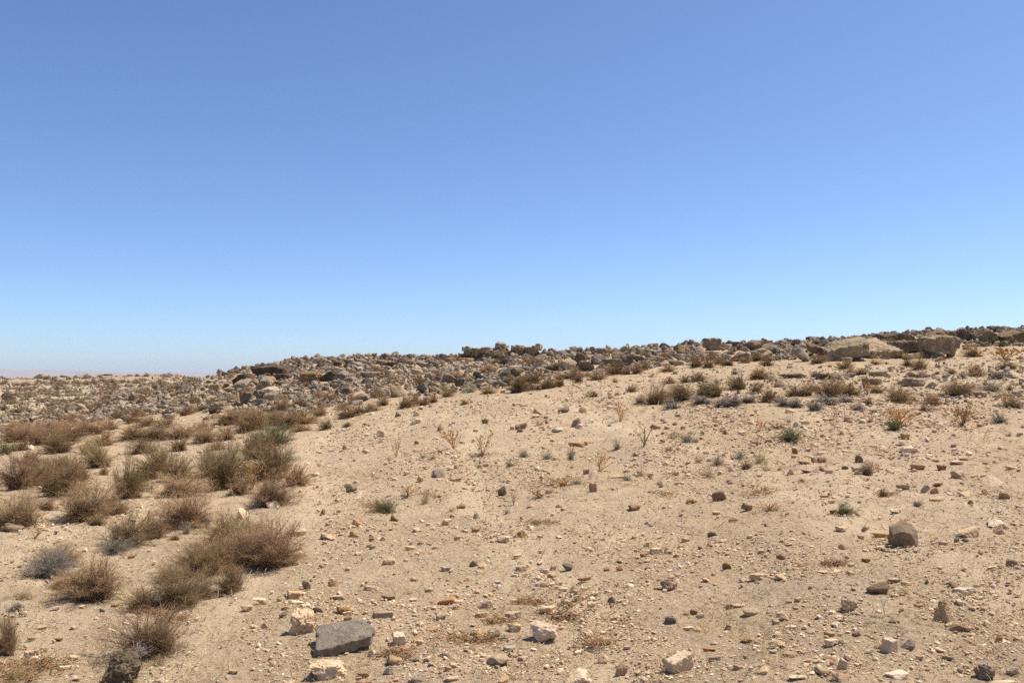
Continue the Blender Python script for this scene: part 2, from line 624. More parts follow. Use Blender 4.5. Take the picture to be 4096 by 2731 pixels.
STONES = {
 'R8': """268 80 60 30 t r;615 130 60 45 b a;420 158 50 22 p f;525 205 48 25 b a;1158 148 50 18 b f;1590 225 70 45 b a;1360 255 45 28 t a;1210 270 65 26 p f
1490 292 130 34 t l;2205 268 60 50 b a;1990 340 36 22 g r;1932 335 24 28 b a;730 262 20 20 g r;1328 325 34 22 t a;40 408 75 30 p f;120 412 45 24 t a;170 438 40 22 b a
395 310 50 28 b a;225 335 50 20 t f;320 375 30 20 t a;1450 400 60 24 t f;1215 400 40 30 t a;1365 485 40 24 b a;830 470 50 30 b r;940 505 55 24 b a;1185 540 75 18 p f
1098 555 60 18 p f;1262 565 45 22 p a;485 522 50 38 b a;360 580 45 24 t a;400 560 25 18 t a;690 585 105 35 t f;835 585 65 26 p f;585 595 45 22 p f;965 570 30 16 p f
1448 690 115 60 g r;1545 605 85 28 p f;1617 620 50 20 t f;1605 670 40 22 b r;1912 632 55 34 b a;1985 660 115 36 p f;2290 505 60 38 g r;1950 893 95 50 b a;1545 875 60 24 g a
500 740 50 32 b a;560 735 70 20 p f;640 780 90 44 t r;280 770 50 32 b a;315 790 40 36 p a;225 780 50 30 t a;135 830 60 45 g a;245 868 55 22 p f;835 830 70 50 p a
875 725 40 20 t a;495 850 35 34 b a;1020 910 40 28 p a;1018 860 40 16 b f;1135 930 60 28 t f;1150 990 70 40 p f;1305 930 40 36 b a;805 1000 80 46 t a;615 950 60 30 b a
375 1018 70 26 b a;780 1042 45 22 p f;890 1065 75 26 t f;1140 1082 65 30 t r;1445 1028 50 40 t a;1640 1020 85 55 g a;1885 1080 60 35 t a;110 1130 50 60 b a
415 1095 65 26 t f;560 1150 50 24 t r;605 1085 36 22 t a;720 1190 75 40 p a;1215 1140 60 60 p a;1090 1175 90 45 t a;935 1220 100 28 p f;1210 1228 95 45 b a;1560 1195 120 40 p f
2290 1175 60 50 p a;2230 1228 170 36 p f;2200 985 34 34 b a;2115 870 35 20 b a;1590 780 34 22 b a;1695 755 44 22 t a;1325 800 50 20 t f;1900 690 36 16 t f;1990 40 65 36 p a
2240 80 55 40 t a;1795 25 45 30 b a;2018 105 22 22 g r;1550 150 60 24 t a;1680 110 40 26 t a""",
 'RT': """95 145 40 26 t a;155 165 30 20 b a;35 185 60 26 b a;120 330 40 38 t a;185 322 30 18 b a;80 275 26 16 b a;930 175 45 30 p a;915 335 32 30 b r
905 362 28 16 t a;1038 388 36 32 g r;1085 382 50 34 b r;1080 335 45 18 p f;1320 388 42 42 g a;1635 335 90 40 p a;1610 252 45 32 b a;1590 292 34 20 b a;990 472 60 16 t f
1055 468 44 24 t a;1230 440 36 20 g a;1305 450 55 30 p a;1135 475 45 20 p f;975 408 75 18 p f;1690 440 80 38 b a;1840 440 42 28 b a;1945 485 66 48 t a;1940 408 70 24 p f
1980 372 50 18 t f;2285 445 70 16 p f;1830 528 80 24 p f;1745 562 55 42 p a;1792 578 44 34 b a;1990 595 65 30 p f;2115 578 40 28 b a;2235 628 55 36 t a;1815 632 75 22 t f
2020 655 28 20 g r;1555 695 50 28 b a;1600 545 70 34 t f;1100 618 50 16 t f;955 520 40 20 b a;160 462 50 26 t f;10 470 40 24 p f;1150 640 45 14 p f;2130 330 40 18 p f
1805 390 40 18 t f;2170 390 30 18 b a""",
 'R6': """1760 490 40 30 b a;175 615 65 45 g r;1190 625 50 60 g a;915 708 60 26 b a;465 795 48 42 b a;215 832 62 50 t a;185 898 45 36 t r;25 920 60 36 t a
640 568 40 36 t a;880 552 65 20 t f;1505 615 42 30 b a;820 820 70 36 p a;1010 862 48 34 b r;1015 785 34 34 t a;1190 940 90 38 p f;1320 892 60 36 b a;640 975 36 24 b r
390 928 34 24 t r;315 930 36 26 b a;745 1012 40 16 t f;620 870 60 24 t f;900 940 60 26 t f;2085 730 65 36 b a;2180 975 60 36 t a;2225 1025 80 34 p f;2310 1025 50 34 b a
2145 1040 50 24 b f;1895 1140 36 24 b r;1980 1140 40 26 b r;1540 1115 30 26 t a;1475 1140 60 22 t f;1530 1165 60 26 t f;1320 1125 60 30 p f;1000 1105 50 30 g a
1055 1112 50 26 t r;1290 1050 60 18 p f;430 1112 70 36 t r;570 1022 60 26 t f;300 1008 40 24 t a;810 1130 60 26 t f;650 1050 40 20 t a;220 1045 40 18 p f;1075 165 40 32 g a
1605 90 66 34 g r;1735 95 44 36 p r;1430 105 60 40 t a;1415 130 50 22 t r;1690 170 60 50 g a;1715 188 55 30 p a;1565 212 72 30 p r;1325 192 75 34 b a;1260 200 34 26 t a
1310 220 40 20 g a;1690 300 95 28 b l;1755 285 40 24 b a;610 165 65 34 p f;615 110 36 30 p a;490 118 34 26 g a;375 235 60 40 p r;615 295 32 20 b r;380 282 40 20 t a
272 358 55 26 t a;130 345 30 34 b r;2090 435 36 20 b a;2090 375 36 20 b a;1970 520 110 18 p l;880 470 36 24 b a;675 470 40 20 p f;160 575 50 24 p f;90 690 50 20 p f
930 292 50 14 p f;1610 725 45 18 t f;1570 710 40 20 t a""",
 'R7': """1048 680 60 34 t a;2330 850 60 60 t a;1845 465 110 50 p f;1483 425 80 46 t a;1655 505 85 45 p f;1650 595 75 45 p f;1540 625 45 40 g r;1425 600 60 30 t a
1195 515 55 36 t a;575 500 75 45 b a;605 505 60 25 p f;430 490 65 40 g a;220 466 45 20 b r;203 515 40 30 g r;95 578 40 30 p a;610 545 40 32 b a;280 408 80 22 p f;268 365 85 45 t a
355 305 50 52 t a;522 280 55 34 b a;545 362 90 26 t f;750 320 70 26 t f;1030 250 50 22 t a;1402 170 44 34 g a;1455 178 40 26 t a;870 175 70 30 t r;448 190 34 20 t a
610 205 40 20 t a;295 150 40 24 t a;675 118 34 18 p f;865 382 80 32 g f;1020 400 50 20 p f;1120 322 44 28 t r;1235 405 110 44 b l;1295 405 70 26 t f;1290 440 50 30 t a
1145 415 45 18 b a;790 430 40 22 p a;1455 488 70 30 t f;1145 590 75 24 t f;2140 428 44 36 p a;2265 402 44 36 g a;1990 395 70 36 t a;1850 290 60 24 p f;1700 190 60 30 p f
1895 235 60 32 t a;2100 268 80 26 b f;1220 765 50 28 g r;900 800 90 55 t a;760 758 50 36 p a;800 758 40 26 t a;870 855 50 45 p a;710 865 60 42 t a;1030 775 60 30 t a
1390 715 44 24 b a;1555 800 120 65 t a;1630 690 65 35 p f;1645 735 55 32 t a;1715 770 50 24 t f;2215 778 60 36 t a;710 908 80 30 b a;1040 909 80 30 g r;1265 908 70 24 p f
1590 908 65 36 t r;2035 330 44 30 t a;1370 252 50 24 t a""",
 'R2': """225 1245 75 35 p a;480 1250 65 24 p f;1838 215 85 40 p f;1918 192 50 34 t a;2008 380 90 28 p f;2200 418 90 40 t a;2165 268 40 28 b a;1650 885 70 30 t f
1740 850 80 36 p f;435 1305 70 24 t f;205 1100 45 18 t f;265 1040 50 24 t f;390 1100 50 20 t a;145 930 50 16 b r;365 893 45 16 p f;545 890 36 16 p f;765 865 50 26 p r
685 915 30 18 g a;290 1165 45 22 t f;1570 1340 60 26 t f;1060 1385 60 30 p a;500 1365 50 20 p f;880 555 40 24 b a;55 385 130 55 g a""",
}
PLACED = []   # (px, py, w)
for crop, txt in STONES.items():
    for x, y, w, h, c, s in parse(txt):
        px, py = cv(crop, x, y)
        wp, hp = sc(crop, w), sc(crop, h)
        o = place_rock("stone", px, py, wp * 1.15, hp * 1.2, c, s)
        size = 'small' if wp < 6.5 else ('large' if wp > 15 else 'mid-sized')
        reg(o, 'stone', f"{size} {COLN[c]} {SHN[s]}", 'stone', px, py, 'loose stones on the sand')
        PLACED.append((px, py, wp))

# ------------------------------------------------------------------ prominent stones, each with its own shape
def own_rock(name, pts, matk, loc, rot=(0, 0, 0), sub=5, soft=26, rough=.045, seed=0, pits=0.0, nscale=2.2):
    V, Fc = hull_rock(pts, sub, soft, rough, seed, nscale, pits)
    o = link(name, mk(name, V, Fc, M[matk], sharp=45))
    o.location = loc
    o.rotation_euler = rot
    return o


def prism(front, depth, shift=(0, 0), back_scale=.92):
    """points of a block: FRONT outline in (x,z), pushed back by DEPTH with an (x,z) SHIFT"""
    f = np.array(front, float)
    c = f.mean(0)
    b = c + (f - c) * back_scale + np.array(shift)
    return np.concatenate([np.stack([f[:, 0], np.zeros(len(f)), f[:, 1]], 1), np.stack([b[:, 0], np.full(len(b), depth), b[:, 1]], 1)])


def plan(outline, lo, hi, inset=.93):
    f = np.array(outline, float)
    c = f.mean(0)
    g = c + (f - c) * inset
    return np.concatenate([np.stack([f[:, 0], f[:, 1], np.full(len(f), lo)], 1), np.stack([g[:, 0], g[:, 1], np.full(len(g), hi)], 1)])


def hero(crop, x, y, w, h, matk, label, ref, pts=None, shape='a', q=0, rot=(0, 0, 0), seed=0, rough=.08, soft=20, pits=0.0, sink=.1, name='stone', group=None, depth=.75, hfac=1.0, dz=0.0, nscale=2.2):
    px, py = cv(crop, x, y)
    X, Y, Z = at(px, py)
    k = math.hypot(Y, CAMZ - Z) / F
    sx, hh = sc(crop, w) * k, sc(crop, h) * k
    dep = math.atan2(CAMZ - Z, Y)
    sy = sx * depth
    sz = hfac * max(hh - sy * max(math.sin(dep), 0) * .6, .3 * hh) / (1 - sink)
    if pts is None:
        pts = random_pts(shape, np.random.default_rng(q + 900))
    pts = np.asarray(pts, float)
    lo, hi = pts.min(0), pts.max(0)
    p = (pts - (lo + hi) / 2) / (hi - lo)
    p[:, 2] += .5
    p = p * np.array([sx, sy, sz])
    o = own_rock(name, p, matk, (X, Y + sy * .4, Z - sz * sink + dz), rot, seed=seed, rough=rough, soft=soft, pits=pits, nscale=nscale)
    reg(o, 'stone' if name == 'stone' else 'rock', '', name, px, py, group, label, ref)
    PLACED.append((px, py, sc(crop, w)))
    return o


G1 = 'loose stones on the sand'
# the grey-brown slab: plan outline, tilted towards the viewer
hero('L8', 1240, 1020, 1090, 510, 's', "flat grey-brown slab, the largest stone at the front of the field", "the grey-brown slab",
     pts=plan([(-.5, .36), (-.05, .5), (.3, .4), (.5, .05), (.42, -.25), (.2, -.36), (-.36, -.5), (-.45, -.2)], 0, .22, .97), rot=(R(19), R(-6), R(4)), seed=3, rough=.15, soft=24, nscale=1.3, pits=.1, depth=.8, sink=.06, hfac=.5, dz=.045, group=G1)
hero('L8', 500, 715, 460, 470, 'p', "pale pitted jagged stone leaning behind the grey-brown slab", "the pale pitted stone",
     pts=[(-.5, -.3, 0), (-.45, -.35, .8), (-.2, -.45, .5), (.5, -.3, .4), (.5, -.2, 0), (-.35, .4, 1), (.3, .5, .95), (.5, .2, .8), (0, .5, 0)], seed=12, rough=.15, pits=.3, depth=.8, group=G1)
hero('L8', 985, 1440, 650, 340, 'p', "pale jagged stone with a hollow underside in front of the grey-brown slab", "the jagged hollow stone",
     pts=[(-.5, -.3, .9), (-.45, .3, 1), (.3, .3, .95), (.25, -.2, .85), (-.2, -.35, 0), (.1, -.2, 0), (.5, -.1, .12), (.48, .2, .15), (-.15, .3, 0)], seed=17, rough=.13, pits=.3, depth=.6, sink=.05, group=G1)
hero('R7', 930, 680, 85, 75, 'p', "square pale block beside the grey-brown slab, to its right", "the square pale block",
     pts=plan([(-.5, .5), (.35, .5), (.5, -.35), (-.35, -.5)], 0, .5), rot=(R(14), 0, .1), seed=5, group=G1)
hero('R7', 1845, 650, 185, 130, 'p', "big pale rough block on the sand behind a thin bare stalk", "the big pale rough block",
     shape='a', q=11, seed=6, rough=.08, group=G1)
hero('R7', 2050, 905, 135, 78, 'p', "pale wedge-shaped stone at the very bottom edge, mid field", "the bottom pale wedge",
     pts=[(-.5, -.2, .1), (-.3, .3, .3), (.1, .4, 1), (.5, .3, .8), (.5, -.3, 0), (.3, -.5, .55), (-.4, -.4, 0), (0, -.5, 0)], seed=7, group=G1)
hero('R7', 830, 518, 140, 40, 't', "long narrow tan slab lying flat beyond the grey-brown slab", "the long narrow tan slab",
     pts=plan([(-.5, .3), (.45, .5), (.5, -.2), (-.4, -.5)], 0, .3), seed=8, depth=.4, group=G1)
hero('R8', 435, 68, 92, 72, 'b', "mottled maroon-brown boulder alone in the middle of the sandy slope", "the mottled maroon boulder", shape='a', q=21, seed=9, rough=.09, pits=.15, group=G1)
hero('R8', 1622, 390, 185, 152, 'g', "biggest dark grey boulder on the open sand, with a pale slanted top", "the big dark boulder",
     pts=[(-.5, -.3, .55), (-.42, -.25, .1), (-.1, -.42, 0), (.3, -.4, .05), (.5, -.1, .25), (.5, .05, .7), (.3, .2, 1), (-.1, .35, .98), (-.4, .2, .85), (.1, -.45, .62), (.45, .4, 0), (-.4, .4, 0), (-.2, -.4, .72)], seed=10, rough=.05, sink=.07, group=G1)
hero('R8', 2028, 305, 140, 78, 'p', "pale pointed stone with a bright top, left of the pale arched stone", "the pale pointed stone", shape='a', q=31, seed=11, rough=.08, group=G1)
hero('R8', 2208, 238, 122, 62, 'p', "pale arched stone resting on a brown one near the right edge", "the pale arched stone",
     pts=[(-.5, 0, .3), (-.3, .3, .75), (0, .2, 1), (.3, .2, .8), (.5, 0, 0), (-.4, -.3, .25), (.1, -.4, .7), (.4, -.3, .1), (-.1, -.3, .3)], seed=13, group=G1)
hero('R8', 130, 640, 110, 82, 'b', "rough grey-brown knobbly stone mid field, pale on top", "the rough knobbly stone", shape='a', q=41, seed=14, rough=.13, pits=.2, group=G1)
hero('R8', 1265, 785, 102, 80, 'p', "very pale stone with sharp facets, beside a dark oblong one", "the sharp pale stone", shape='a', q=51, seed=15, rough=.05, soft=34, group=G1)
hero('R8', 1860, 845, 112, 152, 't', "tall knobbly tan stone standing on end", "the tall knobbly stone",
     pts=[(-.45, -.3, 0), (.4, -.3, 0), (.5, .2, .1), (.45, 0, .55), (.2, .1, 1), (-.1, .1, .92), (-.35, 0, .5), (-.4, .3, 0), (.1, -.45, .25), (-.5, 0, .12)], seed=16, rough=.16, pits=.2, group=G1)
hero('R8', 1515, 1055, 97, 92, 'p', "pale cube-like block with a smaller tan stone against its side", "the cube-like pale block",
     pts=plan([(-.5, .4), (.4, .5), (.5, -.3), (-.3, -.5)], 0, .9, .85), rot=(R(6), R(5), .3), seed=18, group=G1)
hero('R8', 205, 1165, 185, 108, 'p', "big pale brick-shaped slab tilted up at the bottom of the field", "the tilted brick-shaped slab",
     pts=plan([(-.5, .2), (.35, .5), (.5, -.1), (-.35, -.5)], 0, .5, .95), rot=(R(12), R(-14), .12), seed=19, rough=.10, depth=.65, sink=.08, group=G1)
hero('R8', 2125, 1215, 132, 112, 'g', "round dark pitted boulder in the bottom right corner", "the round pitted boulder", shape='r', q=61, seed=20, rough=.12, pits=.4, soft=10, group=G1)
hero('RT', 155, 245, 84, 50, 'p', "pale bowl-shaped stone on its own at the upper edge of the stony field", "the pale bowl-shaped stone", shape='a', q=71, seed=21, group=G1)
hero('RT', 885, 80, 66, 28, 'p', "bright flat-topped pale stone in front of the grey scrub", "the bright flat-topped stone", shape='f', q=72, seed=22, group=G1)
hero('RT', 975, 162, 82, 42, 'p', "smooth rounded pale stone behind the lone green bush", "the smooth rounded pale stone", shape='r', q=73, seed=23, soft=10, group=G1)
hero('RT', 890, 486, 54, 42, 'b', "pyramid-shaped brown stone mid slope in front of the lone green bush", "the brown pyramid stone",
     pts=[(-.5, -.3, 0), (.5, -.3, 0), (.4, .4, 0), (-.4, .4, 0), (-.05, 0, 1), (.15, .1, .9)], seed=24, group=G1)
hero('RT', 2170, 540, 152, 68, 'p', "large pale slab-like stone sloping down to its left near the right edge", "the large sloping pale stone",
     pts=[(-.5, -.2, 0), (-.2, .3, .7), (.1, .3, 1), (.5, .3, .8), (.48, -.3, .3), (.2, -.5, .1), (-.2, -.5, 0)], seed=25, rough=.08, group=G1)
hero('R6', 755, 530, 100, 64, 'g', "rounded grey stone with a pale top on the open slope", "the rounded grey stone",
     pts=[(-.5, -.2, .1), (-.45, .3, .4), (-.1, .4, .95), (.25, .3, 1), (.5, .2, .5), (.5, -.2, .15), (.1, -.5, .1), (-.2, -.45, .6)], seed=26, soft=16, group=G1)
hero('R6', 1805, 538, 76, 78, 't', "pinkish pale-topped stone upright just above a smaller brown one", "the upright pinkish stone",
     pts=[(-.5, -.3, .1), (-.45, .2, .6), (.1, .3, 1), (.45, .3, .9), (.5, -.1, .5), (.3, -.4, 0), (-.2, -.5, .05)], seed=27, hfac=.85, sink=.2, group=G1)
hero('R6', 1805, 612, 58, 62, 'b', "small squarish brown stone just below the upright pinkish stone", "the squarish brown stone",
     pts=plan([(-.5, .4), (.5, .4), (.4, -.4), (-.3, -.5)], 0, 1, .85), seed=28, group=G1)
hero('R6', 200, 675, 92, 60, 'p', "pale wedge stone with a flat side, near the edge of the shrubs", "the pale wedge near the shrubs",
     pts=[(-.5, -.3, 0), (-.3, .3, .4), (.3, .3, 1), (.5, .1, .7), (.45, -.3, .2), (.1, -.5, .1)], seed=29, group=G1)
hero('R6', 1630, 1130, 76, 54, 'g', "rounded dark brown stone among straw stalks in mid field", "the rounded dark brown stone", shape='r', q=75, seed=30, soft=9, group=G1)
hero('R2', 195, 1220, 92, 52, 'p', "pale loaf-shaped block on the litter at lower left", "the pale loaf-shaped block",
     pts=plan([(-.5, -.2), (.3, .5), (.5, .2), (-.25, -.5)], 0, .5, .9), rot=(R(5), 0, 0), seed=32, group=G1)
hero('R2', 1625, 282, 82, 80, 'p', "pale standing stone propped at the back of the big shrub clump", "the pale standing stone",
     pts=[(-.5, 0, 0), (-.45, .1, .95), (-.2, .3, 1), (.5, .2, .45), (.5, -.1, 0), (-.3, -.3, .8), (.2, -.4, .1)], seed=33, group=G1)
hero('R2', 785, 1385, 225, 215, 'G', "rough dark rock in shadow with dead grey twigs over its top, lower left", "the dark rock under dead twigs",
     pts=[(-.5, -.3, 0), (.3, -.35, 0), (.5, 0, .55), (.35, .3, 1), (-.1, .35, .95), (-.4, .2, .7), (-.45, -.2, .2), (.1, -.4, .5), (.4, .4, 0), (-.4, .4, 0)], seed=34, rough=.16, pits=.25, sink=.05, depth=.7, group=G1)

# ------------------------------------------------------------------ ridge: big slabs and ledges
BIG = []


def block(crop, poly, thick, shift, matk, label, ref, foot, seed=0, name='slab_boulder', rough=.09, soft=26, dz=0.0):
    """a block standing where the terrain is at FOOT; POLY is its front outline (crop px), pushed THICK metres back"""
    fx, fy = cv(crop, *foot)
    X, Y, Z = at(fx, fy)
    k = Y / F
    P = []
    for x, y in poly:
        px, py = cv(crop, x, y)
        P.append(((px - fx) * k, (fy - py) * k))
    o = own_rock(name, prism(P, thick, shift), matk, (X, Y, Z + dz), seed=seed, rough=rough, soft=soft, sub=6, nscale=3.2)
    xs = [p[0] for p in poly]; ys = [p[1] for p in poly]
    px, py = cv(crop, sum(xs) / len(xs), max(ys))
    reg(o, 'rock', '', name, px, py, 'great slabs of the ridge outcrop', label, ref)
    PLACED.append((px, py, sc(crop, max(xs) - min(xs))))
    cx_, cy_ = cv(crop, (max(xs) + min(xs)) / 2, (max(ys) + min(ys)) / 2)
    BIG.append((cx_, cy_, sc(crop, max(xs) - min(xs)) * .52, sc(crop, max(ys) - min(ys)) * .52))
    return o


block('R5', [(650, 345), (665, 425), (1035, 365), (1040, 262), (900, 275), (720, 315)], 1.0, (.25, .26), 'P', "long tilted tan slab with a shaded front face, largest of the ridge", "the long tilted slab", (760, 415), 1)
block('R5', [(512, 285), (520, 345), (600, 372), (655, 360), (650, 318), (560, 282)], .7, (.1, .12), 'T', "smaller tan slab end buried at the left of the long tilted slab", "the buried slab end", (600, 385), 2)
block('R5', [(1035, 322), (1030, 390), (1060, 400), (1300, 372), (1312, 312), (1180, 314)], 1.1, (-.28, .42), 'P', "pale slab with a bright sloping top, leaning on the long tilted slab", "the bright sloping slab", (1150, 388), 3)
block('R5', [(1570, 225), (1555, 330), (1610, 372), (1770, 352), (1845, 250), (1810, 205), (1700, 198)], 1.1, (.05, .1), 'T', "bulky tan block overhanging a dark hollow under the ridge top", "the overhanging block", (1680, 395), 4)
block('R5', [(1300, 250), (1300, 300), (1330, 335), (1500, 340), (1530, 262), (1420, 240)], .7, (0, .05), 'G', "tan bedrock wall with stones at its foot, beside the overhanging block", "the tan bedrock wall", (1420, 345), 5)
block('R5', [(1560, 185), (1640, 155), (1790, 150), (1845, 180), (1840, 225), (1570, 215)], .9, (.05, .05), 'T', "flat cap slab lying on the overhanging block", "the cap slab", (1680, 240), 6)
block('R5', [(1975, 205), (2040, 140), (2130, 185), (2150, 235), (2050, 262), (1985, 245)], .8, (.1, .1), 'T', "triangular tan slab standing near the right end of the ridge", "the triangular slab", (2060, 262), 7)
block('R5', [(2160, 215), (2240, 195), (2360, 170), (2400, 190), (2400, 262), (2240, 258)], .9, (.1, .1), 'T', "long dark-faced slab at the right end of the ridge", "the slab at the right end", (2270, 268), 8)
block('R5', [(1170, 210), (1180, 250), (1420, 255), (1430, 205), (1300, 180)], .7, (.05, .08), 'G', "long grey ledge behind the bright sloping slab", "the long grey ledge", (1290, 262), 9)
block('R5', [(1845, 140), (1850, 230), (1910, 235), (1925, 190), (1880, 150)], .6, (.1, .08), 'T', "upright pale-topped slab beside the cap slab", "the upright slab by the cap", (1880, 240), 10)
# left outcrop of dark ledges
block('L5', [(760, 520), (780, 610), (1060, 640), (1380, 620), (1390, 560), (1200, 490), (900, 495)], 1.1, (.1, .1), 'D', "long dark ledge of layered rock at the left end of the ridge", "the long dark ledge", (1060, 640), 11)
block('L5', [(480, 690), (500, 765), (740, 765), (755, 680), (690, 600), (580, 620)], .9, (.1, .05), 'D', "hunched dark rock at the left of the long dark ledge", "the hunched dark rock", (620, 760), 12)
block('L5', [(1020, 655), (1060, 685), (1340, 690), (1400, 640), (1300, 605), (1150, 610)], 1.0, (0, .04), 'D', "thin dark cap rock in front of the long dark ledge", "the thin dark cap rock", (1200, 700), 13)
block('L5', [(1040, 680), (1060, 775), (1330, 770), (1350, 690)], .7, (0, 0), 'T', "shaded tan rock under the thin dark cap rock", "the shaded tan rock", (1200, 765), 14)
block('L5', [(1550, 610), (1560, 765), (1800, 765), (1850, 640), (1800, 600)], .8, (0, .1), 'T', "upright tan rock face with dry grass before it", "the upright tan face", (1690, 765), 15)
block('L5', [(1840, 700), (1900, 770), (2030, 745), (2110, 620), (2060, 575), (1960, 620)], .8, (.1, .1), 'D', "dark slanting slab beside the upright tan face", "the dark slanting slab", (1960, 740), 16)
block('L5', [(2040, 640), (2060, 725), (2280, 720), (2300, 640), (2200, 600)], .7, (0, .1), 'P', "pale broad boulder right of the dark slanting slab", "the pale broad boulder", (2170, 722), 17)
block('L5', [(845, 830), (860, 860), (1060, 840), (1110, 780), (1080, 715), (930, 710)], .6, (.05, .18), 'P', "big pale sunlit slab below the long dark ledge", "the big pale slab", (970, 850), 18)
block('L5', [(455, 830), (480, 865), (700, 840), (735, 760), (660, 745), (520, 765)], .6, (.05, .18), 'P', "pale sunlit slab below the hunched dark rock", "the pale lower slab", (590, 850), 19)
block('L5', [(925, 855), (940, 890), (1220, 895), (1240, 865), (1060, 832)], .6, (.05, .1), 'P', "low wide pale slab between dry grass and rounded boulders", "the low wide pale slab", (1090, 892), 20)

